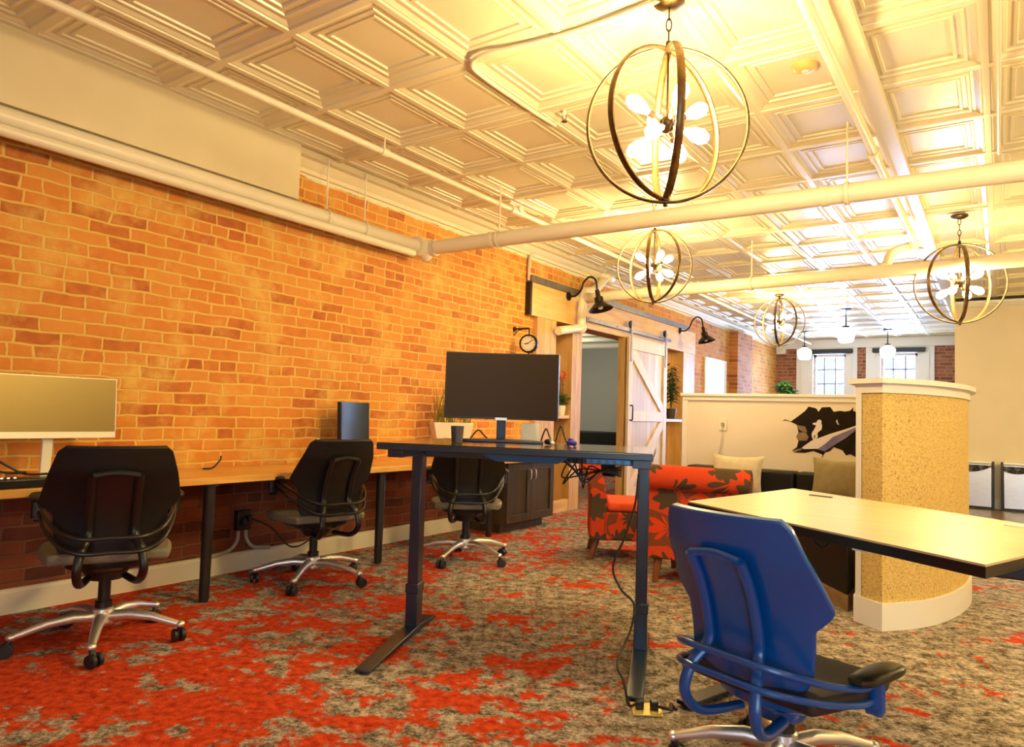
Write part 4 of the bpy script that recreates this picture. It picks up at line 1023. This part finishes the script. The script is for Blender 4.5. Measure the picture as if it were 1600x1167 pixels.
fo_ = MB(); st = MB()
for k in range(26):
    a = k*2.4; h = .15+.022*k; r_ = .10*math.sin(.3+k/26*2.6)
    st.tube([(0, 0, .16), (math.cos(a)*r_*.5, math.sin(a)*r_*.5, .17+h)], .004, 5)
    for q in range(5): leaf(fo_, (math.cos(a)*r_*.5, math.sin(a)*r_*.5, .16+h*(.75+.08*q)), (math.cos(a+q*1.3), math.sin(a+q*1.3), .35), .15, .026, .5)
st.build('stem', M['leaf_dk'], dpn); fo_.build('foliage', M['leaf_dk'], dpn)

# ================================================================ SCONCES, CLOCK
def sconce(label, y, z, reach, group):
    t = thing('wall_sconce', label, 'wall lamp', (XP+.0025, y, z), 0, group)
    MB().lathe([(.055, 0), (.055, .014), (.03, .028), (.012, .03)], 20, Matrix.Rotation(R(90), 4, 'Y')).build('wall_plate', M['iron'], t)
    pts = [(.03, 0, 0), (.10, 0, .0), (.17, 0, .06), (.22, 0, .17), (.30, 0, .22), (.375, 0, .17), (.395, 0, .05)]
    MB().tube(smooth_path(pts, 7), .012, 10).build('gooseneck', M['iron'], t)
    T = Matrix.Translation((.395, 0, .05)) @ Matrix.Rotation(R(-14), 4, 'Y')
    MB().lathe([(.026, .0), (.030, -.09), (.052, -.095), (.056, -.16), (.075, -.175), (.15, -.245), (.15, -.252), (.07, -.185), (.02, -.17)], 28, T, cap=False).lathe([(.0, .001), (.026, 0)], 28, T, cap=False).build('shade', M['iron'], t)
    MB().lathe([(.0, -.25), (.03, -.235), (.034, -.20), (.02, -.172)], 14, T, cap=False).build('bulb', M['ivory'], t)
    return t
G = 'gooseneck barn sconces on the timber header'
sconce('black gooseneck barn sconce by the white drain pipe', on_x(888, 463, XP).y, on_x(888, 463, XP).z, .4, G)
sconce('black gooseneck barn sconce at the far end of the header', on_x(1062, 517, XP).y, on_x(1062, 517, XP).z, .4, G)

ck = thing('wall_clock', 'round black station clock with a cream face on the brick by the timber panel', 'clock', (WX+.0025, 6.30, 2.0))
cz = on_x(826, 537, WX+.20); ck.location.y = cz.y; ck.location.z = cz.z
MB().tube([(0, 0, .17), (.20, 0, .17)], .010, 8).tube([(0, 0, .17), (.012, 0, .17)], .03, 12).tube([(.20, 0, .17), (.20, 0, .10)], .008, 8).tube(smooth_path([(.0, 0, .10), (.05, 0, .15), (.12, 0, .165)], 5), .006, 8).build('bracket', M['iron'], ck)
T = Matrix.Translation((.20, 0, 0)) @ Matrix.Rotation(R(18), 4, 'Z') @ Matrix.Rotation(R(90), 4, 'X')
MB().lathe([(.072, -.035), (.100, -.035), (.105, -.02), (.105, .02), (.100, .035), (.085, .035), (.083, .028), (.072, .028)], 36, T).build('case', M['iron'], ck)
fc = MB().lathe([(.0, .0285), (.083, .0285)], 36, T, cap=False).build('face', M['ivory'], ck)
hd = MB().box(-.0035, .0035, -.005, .062, .030, .032, T @ Matrix.Rotation(R(-50), 4, 'Z')).box(-.0045, .0045, -.005, .042, .0325, .0345, T @ Matrix.Rotation(R(95), 4, 'Z')).build('hand', M['iron'], ck, smooth=0)
tk_ = MB()
for k in range(12): tk_.box(-.003, .003, .066, .077, .029, .030, T @ Matrix.Rotation(R(30*k), 4, 'Z'))
tk_.build('hour_mark', M['iron'], fc, smooth=0)
MB().tube([(.20, 0, -.10), (.20, 0, -.17)], [.012, .004], 8).build('finial', M['iron'], ck)

# ================================================================ GLOBE CHANDELIERS
LAMP = (1.0, 0.75, 0.31)
RG = 0.365
def globe(label, x, y, py, vdir, power, mir=1):
    zc = z_for(x, y, py)
    t = thing('globe_pendant_light', label, 'chandelier', (x, y, zc), vdir, 'bronze globe pendants with bare bulbs')
    for k, (az, rr, w_) in enumerate(((6, RG, 1.0), (48, RG*.975, 1.35), (-80, RG*.95, 1.5))):
        n = Vector((math.sin(R(az*mir)), math.cos(R(az*mir)), 0)); e_ = Vector((n.y, -n.x, 0))
        pts = [e_*(rr*math.cos(2*math.pi*i/72))+Vector((0, 0, rr*math.sin(2*math.pi*i/72))) for i in range(72)]
        MB().tube(pts, .0125, 8, closed=True, flat=(.65, w_), up=n).build('ring', M['bronze'], t, smooth=40)
    MB().tube([(0, 0, RG+.02), (0, 0, 0)], .005, 8).tube([(0, 0, RG-.03), (0, 0, RG+.03)], .013, 10).tube([(0, 0, -RG-.02), (0, 0, -RG+.02)], .010, 10).build('stem', M['bronze_dk'], t)
    hub = MB().ell((0, 0, 0), (.036, .036, .04), 14, 10)
    dirs = []
    for k in range(4): dirs.append(Vector((math.cos(k*1.571+.4), math.sin(k*1.571+.4), .55)))
    for k in range(4): dirs.append(Vector((math.cos(k*1.571+1.18), math.sin(k*1.571+1.18), -.55)))
    for d in dirs:
        d.normalize(); hub.tube([d*.03, d*.075], .008, 8).tube([d*.07, d*.10], .015, 10)
    hub.build('hub', M['bronze_dk'], t)
    for d in dirs:
        P = [d*.1005, d*.115, d*.150, d*.190, d*.215, d*.226]
        MB().tube(P, [.013, .018, .032, .035, .022, .004], 12).build('bulb', M['bulb'], t)
    top = CZ-zc
    MB().lathe([(.072, top-.003), (.072, top-.018), (.05, top-.032), (.012, top-.040)], 24).build('canopy', M['bronze'], t)
    ln = top-.04-(RG+.03); n = max(1, round(ln/.052)); pitch = ln/n
    lk = MB()
    for k in range(n):
        zz = RG+.03+pitch*(k+.5); ax = Vector((1, 0, 0)) if k % 2 else Vector((0, 1, 0)); nn = Vector((ax.y, ax.x, 0))
        lk.tube([ax*(.012*math.cos(a))+Vector((0, 0, zz+(pitch*.5+.004)*math.sin(a))) for a in [2*math.pi*i/14 for i in range(14)]], .0038, 6, closed=True, up=nn)
    lk.build('chain', M['bronze_dk'], t)
    L = bpy.data.lights.new('warm light', 'POINT'); L.energy = power; L.color = LAMP; L.shadow_soft_size = .14
    lo = bpy.data.objects.new('warm_light', L); COL.objects.link(lo); lo.parent = t; lo.location = (0, 0, 0)
    return t
PWR = 205
def vd(px): return YAW-math.atan((px-CX)/FPX)
c1 = on_z(1046, 0, CZ); globe('big bronze globe chandelier hanging nearest, above the standing desk', c1.x, c1.y, 195, vd(1048), PWR, -1)
c2 = at_depth(1022, 416, 7.05); globe('bronze globe chandelier beyond the first cross pipe, near the gooseneck sconces', c2.x, c2.y, 416, vd(1022), PWR*.8)
c3 = on_z(1218, 460, CZ); globe('small far bronze globe chandelier hanging before the milk glass pendants', c3.x, c3.y, 503, vd(1218), PWR*.45)
c4 = on_z(1499, 336, CZ); globe('bronze globe chandelier on the right in front of the beige wall', c4.x, c4.y, 443, vd(1502), PWR*.8, -1)

for (x, y, e) in ((1.75, 3.1, 190), (2.1, 8.2, 200)):     # added unseen lights right of the view, brightening cork and beige wall
    L = bpy.data.lights.new('warm light', 'POINT'); L.energy = e; L.color = LAMP; L.shadow_soft_size = .14
    lo = bpy.data.objects.new('warm_light', L); COL.objects.link(lo); lo.location = (x, y, 2.35)
def milk(label, x, y, py, r):
    zc = z_for(x, y, py)
    t = thing('pendant_light', label, 'pendant lamp', (x, y, zc), 0, 'milk glass schoolhouse pendants near the windows')
    MB().lathe([(.0, -r*.92), (r*.6, -r*.9), (r*.82, -r*.72), (r*.98, .0), (r, r*.25), (r*.85, r*.5), (r*.45, r*.72), (r*.34, r*.86)], 24, cap=False).build('shade', M['milk'], t)
    top = CZ-zc
    MB().lathe([(r*.36, r*.84), (r*.36, r*1.02), (.012, r*1.08), (.008, top-.03)], 16).build('stem', M['iron'], t)
    MB().lathe([(.085, top-.003), (.085, top-.02), (.02, top-.035)], 20).build('canopy', M['iron'], t)
    L = bpy.data.lights.new('pendant lamp', 'POINT'); L.energy = 12; L.color = (1.0, .92, .82); L.shadow_soft_size = .12
    lo = bpy.data.objects.new('pendant_lamp', L); COL.objects.link(lo); lo.parent = t; lo.location = (0, 0, -r-.14)
m1 = on_z(1322, 482, CZ); milk('milk glass pendant in front of the left window, largest of the three', m1.x, m1.y, 523, .145)
m2 = on_z(1387, 515, CZ); milk('milk glass pendant hanging before the right window', m2.x, m2.y, 549, .15)
m3 = at_depth(1238, 552, 15.2); milk('milk glass pendant by the dark brick left of the windows', m3.x+.22, m3.y+.12, 552, .15)

# ================================================================ PIPES
XL = WX+.15; PZ = on_x(0, 180, XL).z
def pipe(name, label, pts, r, m=M['pipe'], hang=(), extra=None):
    t = thing(name, label, 'pipe', Vector(pts[0]))
    o = Vector(pts[0])
    MB().tube([Vector(p)-o for p in pts], r, 18).build('run', m, t)
    for hx, hy, hz, hr in hang:
        h = MB().tube([(hx-o.x, hy-o.y, hz-o.z+hr), (hx-o.x, hy-o.y, CZ-.004-o.z)], .007, 8)
        d = (Vector(pts[-1])-Vector(pts[0])).normalized(); e_ = d.cross(Vector((0, 0, 1))).normalized()
        h.tube([Vector((hx, hy, hz))-o+e_*(hr+.008)*math.cos(2*math.pi*i/24)+Vector((0, 0, (hr+.008)*math.sin(2*math.pi*i/24))) for i in range(24)], .008, 6, closed=True, flat=(.5, 1.6), up=d)
        h.build('hanger_rod', m, t)
    return t
PEL = on_x(655, 385, XL); YP = 4.83
pA = pipe('ceiling_pipe', 'thick cream pipe along the top of the brick wall under the soffit', [(XL, YB+.01, PZ), (XL, YP-.10, PZ)], .055, hang=((XL, 3.65, PZ, .055), (XL, 4.05, PZ, .055)))
MB().tube([(0.035, 0, -.085), (0.035, YP-.22-YB, -.085)], .034, 12).build('lower_pipe', M['pipe'], pA)
el = MB().tube(smooth_path([(0, YP-.10-YB-.02, 0), (0, YP-YB-.06, 0), (.05, YP-YB-.01, 0), (.12, YP-YB-.01, 0)], 5), .075, 16).tube([(0, YP-.16-YB, 0), (0, YP-.09-YB, 0)], .088, 16).ell((0, YP-YB-.02, -.03), (.07, .07, .09), 14, 10)
el.build('elbow', M['pipe'], pA)
yR_ = on_z(1600, 267, PZ).y
def pipe1_y(x): return YP-.01+(x-XL)*(yR_-YP)/4.45
xs_ = [on_z(770, 370, PZ).x, on_z(1325, 305, PZ).x]
pB = pipe('ceiling_pipe', 'thick cream pipe crossing the room below the nearest chandelier', [(XL+.125, pipe1_y(XL+.125), PZ), (XR-.01, pipe1_y(XR), PZ)], .064, hang=tuple((x, pipe1_y(x), PZ, .064) for x in (xs_[0], xs_[1], 1.2)))
MB().tube([(1.2, .10+1.2*.02, .045), (XR-XL-.14, .10+.19, .045)], .026, 12).build('upper_pipe', M['pipe'], pB)
for px in (702, 1322): 
    xx = on_z(px, 350, PZ).x
    MB().tube([(xx-(XL+.125)-.02, pipe1_y(xx)-pipe1_y(XL+.125), 0), (xx-(XL+.125)+.02, pipe1_y(xx)-pipe1_y(XL+.125), 0)], .07, 18).build('collar', M['pipe'], pB)
y2a = on_z(1060, 453, PZ).y; y2b = on_z(1600, 405, PZ).y; x2a = on_z(1060, 453, PZ).x; x2b = on_z(1600, 405, PZ).x
def pipe2_y(x): return y2a+(x-x2a)*(y2b-y2a)/(x2b-x2a)
pC = pipe('ceiling_pipe', 'thick cream pipe crossing the room beyond, level with the sconces', [(WX+.003+.02, pipe2_y(WX), PZ), (XR-.01, pipe2_y(XR), PZ)], .066, hang=((-2.2, pipe2_y(-2.2), PZ, .066), (.9, pipe2_y(.9), PZ, .066)))
xs2 = on_z(1435, 390, 3.02).x
pD = pipe('sprinkler_pipe', 'cream sprinkler main along the ceiling right of the nearest chandelier', [(-.70, YB+.01, 3.035), (-.70, pipe2_y(-.7)+.55, 3.035)], .030)
MB().tube([(0, 5.25-YB, 0), (0, 5.40-YB, 0)], .044, 14).build('coupling', M['pipe'], pD)
yy = pipe2_y(-.7)+.55-YB
MB().tube(smooth_path([(0, yy-.02, 0), (-.02, yy+.06, -.01), (-.12, yy+.10, -.02), (-.22, yy+.05, -.08), (-.24, yy-.10, -.20), (-.24, yy-.30, -.30), (-.22, yy-.50, -.335)], 6), .048, 14).build('elbow', M['pipe'], pD)
pE = pipe('sprinkler_pipe', 'thin cream sprinkler pipe running the length of the left ceiling edge', [(-3.63, YB+.01, 3.02), (-3.63, YF-.09, 3.02)], .023)
t_ = MB()
for yv in (3.55, 5.3, 9.0): t_.tube([(0, yv-YB, .02), (0, yv-YB, .112)], .006, 6).tube([(0, yv-.03-YB, 0), (0, yv+.03-YB, 0)], .031, 12)
t_.build('hanger_rod', M['pipe'], pE)
P1 = on_x(805, 335, -3.63)
MB().tube([(0, 5.15-YB, 0), (0, 5.35-YB, 0)], .036, 14).tube([(-.05, 5.25-YB, .02), (.05, 5.25-YB, .02)], .03, 12).build('coupling', M['pipe'], pE)
# conduits on the tin
def conduit(label, pts, r):
    t = thing('ceiling_conduit', label, 'conduit', Vector(pts[0])); o = Vector(pts[0])
    MB().tube(smooth_path([Vector(p)-o for p in pts], 6), r, 10).build('run', M['pipe'], t); return t
zc_ = CZ-.016
cp = [on_z(px, py, zc_) for px, py in ((1010, 8), (930, 38), (860, 60), (800, 75), (760, 84))]
b1 = on_z(738, 97, zc_); b2 = on_z(752, 118, zc_); b3 = on_z(830, 172, zc_); b4 = on_z(868, 196, zc_)
conduit('thin bent cream conduit on the tin ceiling left of the nearest chandelier', [(cp[0].x+.5, cp[0].y-.04, zc_)]+cp+[b1, b2, b3, b4], .012)
conduit('thin straight cream conduit along the ceiling near the right picture edge', [(.005, YB+.02, zc_), (.005, 5.95, zc_)], .013)
dn = thing('drain_pipe', 'white drain pipe bending down the timber header beside the sconce', 'pipe', (XP+.06, 7.55, 2.6))
o = dn.location
PP = [on_x(948, 432, WX+.06), on_x(930, 452, WX+.12), on_x(914, 458, XP+.07), on_x(910, 475, XP+.07), on_x(908, 505, XP+.07)]
a = on_x(908, 512, XP+.07); b_ = on_x(872, 517, XP+.07)
MB().tube(smooth_path([p-o for p in PP]+[a-o], 4), .058, 16).build('drop', M['pipe'], dn)
MB().tube([a-o, b_-o], .052, 16).ell(a-o, (.07, .07, .08), 14, 10).build('branch', M['pipe'], dn)
MB().ell(PP[0]-o, (.10, .20, .11), 14, 10).build('elbow', M['pipe'], dn)
MB().ell(PP[2]-o, (.07, .08, .08), 14, 10).build('elbow', M['pipe'], dn)
cd2 = [on_x(845, 392, WX+.03), on_x(830, 397, WX+.03), on_x(827, 415, WX+.03), on_x(826, 438, WX+.03)]
t = thing('wall_conduit', 'pinkish conduit bending down the brick to the left end of the timber header', 'conduit', cd2[0])
MB().tube(smooth_path([p-cd2[0] for p in cd2], 5), .020, 10).build('run', mat('pinkish painted conduit', (.62, .48, .36), .5), t)

# ceiling fixtures
p = on_z(1258, 114, CZ-.01)
sd = thing('smoke_detector', 'round tan smoke detector on the tin ceiling right of the nearest chandelier', 'smoke detector', (p.x, p.y, CZ+.035))
MB().lathe([(.075, .03), (.075, -.005), (.06, -.025), (.03, -.035)], 28).build('body', mat('yellowed plastic', (.66, .46, .18), .4), sd)
MB().lathe([(.02, -.0355), (.015, -.042)], 16).build('sensor', M['pipe'], sd)
def sprinkler(label, p, up):
    t = thing('fire_sprinkler', label, 'sprinkler', p, 0, 'brass sprinkler heads')
    s = 1 if up else -1
    MB().lathe([(.012, 0), (.014, .03*s), (.008, .035*s)], 12).build('body', M['pipe'], t)
    MB().tube([(-.012, 0, .03*s), (-.016, 0, .05*s), (0, 0, .07*s)], .003, 6).tube([(.012, 0, .03*s), (.016, 0, .05*s), (0, 0, .07*s)], .003, 6).build('yoke', M['bronze'], t)
    MB().lathe([(.0, .070*s), (.020, .071*s), (.020, .074*s), (.0, .075*s)], 14).build('deflector', M['bronze'], t)
xq = on_z(1022, 342, PZ).x
sprinkler('sprinkler head standing on the cross pipe under the nearest chandelier', (xq, pipe1_y(xq), PZ+.0655), True)
p = on_z(882, 175, CZ-.01); sprinkler('sprinkler head hanging from the tin ceiling left of the nearest chandelier', (p.x, p.y, CZ-.001), False)

# ================================================================ FAR END
for k, ((x0, x1, z0, z1), lab) in enumerate(zip(WIN, ('black rolled blind above the left far window', 'black rolled blind above the right far window'))):
    b = thing('roller_blind', lab, 'blind', ((x0+x1)/2, YF-.105, 2.86), 0, 'rolled blinds at the far windows')
    hw_ = (x1-x0)/2+.16
    MB().box(-hw_, hw_, -.035, .025, -.055, .04).build('cassette', M['black'], b, bevel=0.006)
    MB().tube([(-hw_+.02, -.005, -.057), (hw_-.02, -.005, -.057)], .010, 8).build('bottom_bar', M['leg_iron'], b)
wb = thing('whiteboard', 'white glossy board on the brick beyond the barn door', 'whiteboard', (WX+.0025, 13.3, 1.75))
MB().box(0, .02, -.57, .57, -.55, .55).build('panel', M['board'], wb, smooth=0)
fr = MB()
for b_ in ((-.6, -.5705, -.58, .58), (.5705, .6, -.58, .58), (-.57, .57, -.58, -.5505), (-.57, .57, .5505, .58)): fr.box(0, .03, *b_)
fr.build('frame', M['white'], wb, smooth=0)
xb = thing('wall_box', 'small white box mounted high in the far brick corner', 'box', (WX+.13, YF-.0035, 2.90))  # plain white box of unknown use, not known as a speaker
MB().box(-.11, .11, -.12, 0, -.09, .09).build('case', M['white'], xb, bevel=0.008)
MB().box(-.085, .085, -.124, -.1205, -.065, .065).build('front_plate', M['ivory'], xb, smooth=0)
P = at_depth(1226, 610, 11.5)
fp2 = thing('potted_plant', 'leafy bright green plant whose top shows above the low wall', 'plant', (P.x, P.y, 0))
MB().lathe([(.14, 0), (.19, .40), (.19, .44), (.165, .44), (.16, .40)], 24).build('pot', M['pot_dark'], fp2)
fo_ = MB(); st = MB(); zt = z_for(P.x, P.y, 590)
for k in range(46):
    a = k*2.4; r_ = .02+.27*((k*37) % 46)/46; h = 0.9+(zt-.92)*(1-((r_-.02)/.27)**2*.75)
    st.tube([(math.cos(a)*.03, math.sin(a)*.03, .42), (math.cos(a)*r_*.6, math.sin(a)*r_*.6, h*.75), (math.cos(a)*r_, math.sin(a)*r_, h-.05)], .005, 5)
    for q in range(6): leaf(fo_, (math.cos(a)*r_*(.6+.07*q), math.sin(a)*r_*(.6+.07*q), h-.30+.05*q), (math.cos(a+q*1.7), math.sin(a+q*1.7), .45), .17, .034, .6)
st.build('stem', M['leaf'], fp2); fo_.build('foliage', M['leaf_br'], fp2)

# bins in front of the beige wall
def bin_(label, x0, x1, y):
    xm = (x0+x1)/2; w_ = (x1-x0)/2; t = thing('trash_can', label, 'trash can', (xm, y, 0), 0, 'stainless bins by the beige wall')
    MB().box(-w_+.03, w_-.03, -.15, .15, .03, .66).build('body', M['steel'], t, bevel=0.01)
    for s in (-1, 1):
        fr = MB()
        for yy in (-.16, .13): fr.box(s*(w_-.014)-.014, s*(w_-.014)+.014, yy, yy+.03, 0, .70)
        fr.build('frame_post', M['black'], t, bevel=0.004)
    MB().box(-w_+.029, w_-.029, -.16, .16, .0, .028).build('base', M['black'], t, smooth=0)
    MB().box(-w_+.031, w_-.031, -.15, .15, .662, .70).build('lid', M['silver'], t, bevel=0.006)
    def sag(u, v):
        x = -w_+.03+(2*w_-.06)*u; return (x, -.158-.012*math.sin(u*21)*(v), .64-(.02+.085*math.sin(math.pi*(u*.8+.2)))*v)
    MB().sheet(sag, 24, 3, .004).build('bag', M['bag'], t)
    return t
by_ = on_z(1553, 797, 0).y+.16
xr1 = on_y(1554, 780, by_-.16).x; xl2 = on_y(1564, 780, by_-.16).x
bin_('stainless trash can with a black bag, half hidden by the cork partition', xr1-.48, xr1, by_)
bin_('stainless trash can with a black bag, cut by the right picture edge', xl2, xl2+.48, by_)

# lounge furniture in the side room
lg = thing('lounge_sofa', 'dark sofa seen through the doorway of the grey room', 'sofa', (-7.0, 12.9, 0), R(15))
MB().box(-.9, .9, -.4, .4, .08, .44).build('seat', M['black_fab'], lg, bevel=0.03, seg=3)
MB().box(-.9, .9, .25, .42, .441, .86).build('back', M['black_fab'], lg, bevel=0.03, seg=3)
for s in (-1, 1): MB().box(s*.80-.1, s*.80+.1, -.4, .24, .441, .62).build('arm', M['black_fab'], lg, bevel=0.03, seg=3)
for sx in (-1, 1):
    for sy in (-1, 1): MB().box(sx*.8-.03, sx*.8+.03, sy*.33-.03, sy*.33+.03, 0, .079).build('leg', M['leg_iron'], lg, smooth=0)
hb = thing('hanging_bulb', 'tiny hanging bulb inside the grey side room', 'pendant lamp', (-6.3, 10.9, 2.12))
MB().tube([(0, 0, .06), (0, 0, .598)], .004, 6).build('cord', M['cable'], hb)
MB().ell((0, 0, 0), (.03, .03, .04), 12, 8).build('bulb', M['milk'], hb)
MB().tube([(0, 0, .035), (0, 0, .065)], .018, 10).build('socket', M['iron'], hb)
L = bpy.data.lights.new('side room fill', 'POINT'); L.energy = 75; L.color = (1, .95, .74); L.shadow_soft_size = .1
lo = bpy.data.objects.new('side_room_fill', L); COL.objects.link(lo); lo.location = (-7.2, 11.6, 2.2)  # added light apart from the bulb, brightening the grey wall

# ================================================================ DAYLIGHT, CAMERA
wd = bpy.data.worlds.new('daylight'); scn.world = wd; wd.use_nodes = True
bg = wd.node_tree.nodes['Background']; bg.inputs['Color'].default_value = (0.80, 0.91, 1.0, 1); bg.inputs['Strength'].default_value = 1.2
def portal(x0, x1, z0, z1, y, face):
    L = bpy.data.lights.new('window portal', 'AREA'); L.shape = 'RECTANGLE'; L.size = x1-x0; L.size_y = z1-z0
    L.cycles.is_portal = True
    o = bpy.data.objects.new('window_portal', L); COL.objects.link(o); o.location = ((x0+x1)/2, y, (z0+z1)/2)
    o.rotation_euler = (R(90*face), 0, 0)
for x0, x1, z0, z1 in WIN: portal(x0, x1, z0, z1, YF+.2, -1)
portal(FW0, FW1, FZ0, FZ1, YB-.16, 1)
def daylight(x0, x1, z0, z1, y, face, e, c):
    L = bpy.data.lights.new('window daylight', 'AREA'); L.shape = 'RECTANGLE'; L.size = x1-x0; L.size_y = z1-z0; L.energy = e; L.color = c
    o = bpy.data.objects.new('window_daylight', L); COL.objects.link(o); o.location = ((x0+x1)/2, y, (z0+z1)/2); o.rotation_euler = (R(90*face), 0, 0)
for x0, x1, z0, z1 in WIN: daylight(x0, x1, z0, z1, YF+.35, -1, 420, (.36, .56, 1.0))
daylight(FW0, FW1, FZ0, FZ1, YB-.35, 1, 210, (.50, .72, 1.0))

cam = bpy.data.cameras.new('camera'); cam.sensor_width = 36; cam.lens = FPX/1600*36; cam.clip_end = 100
co_ = bpy.data.objects.new('camera', cam); COL.objects.link(co_)
mw = Matrix((RT, UPV, -FW)).transposed().to_4x4(); mw.translation = EYEV
co_.matrix_world = mw
scn.camera = co_
vs = scn.view_settings; vs.view_transform = 'Standard'; vs.look = 'None'; vs.gamma = 1.0; vs.exposure = 0.0; vs.use_curve_mapping = False
scn.cycles.max_bounces = 8; scn.cycles.diffuse_bounces = 3; scn.cycles.glossy_bounces = 3; scn.cycles.transparent_max_bounces = 8
scn.cycles.sample_clamp_indirect = 6.0; scn.cycles.use_denoising = True; scn.cycles.caustics_reflective = False; scn.cycles.caustics_refractive = False
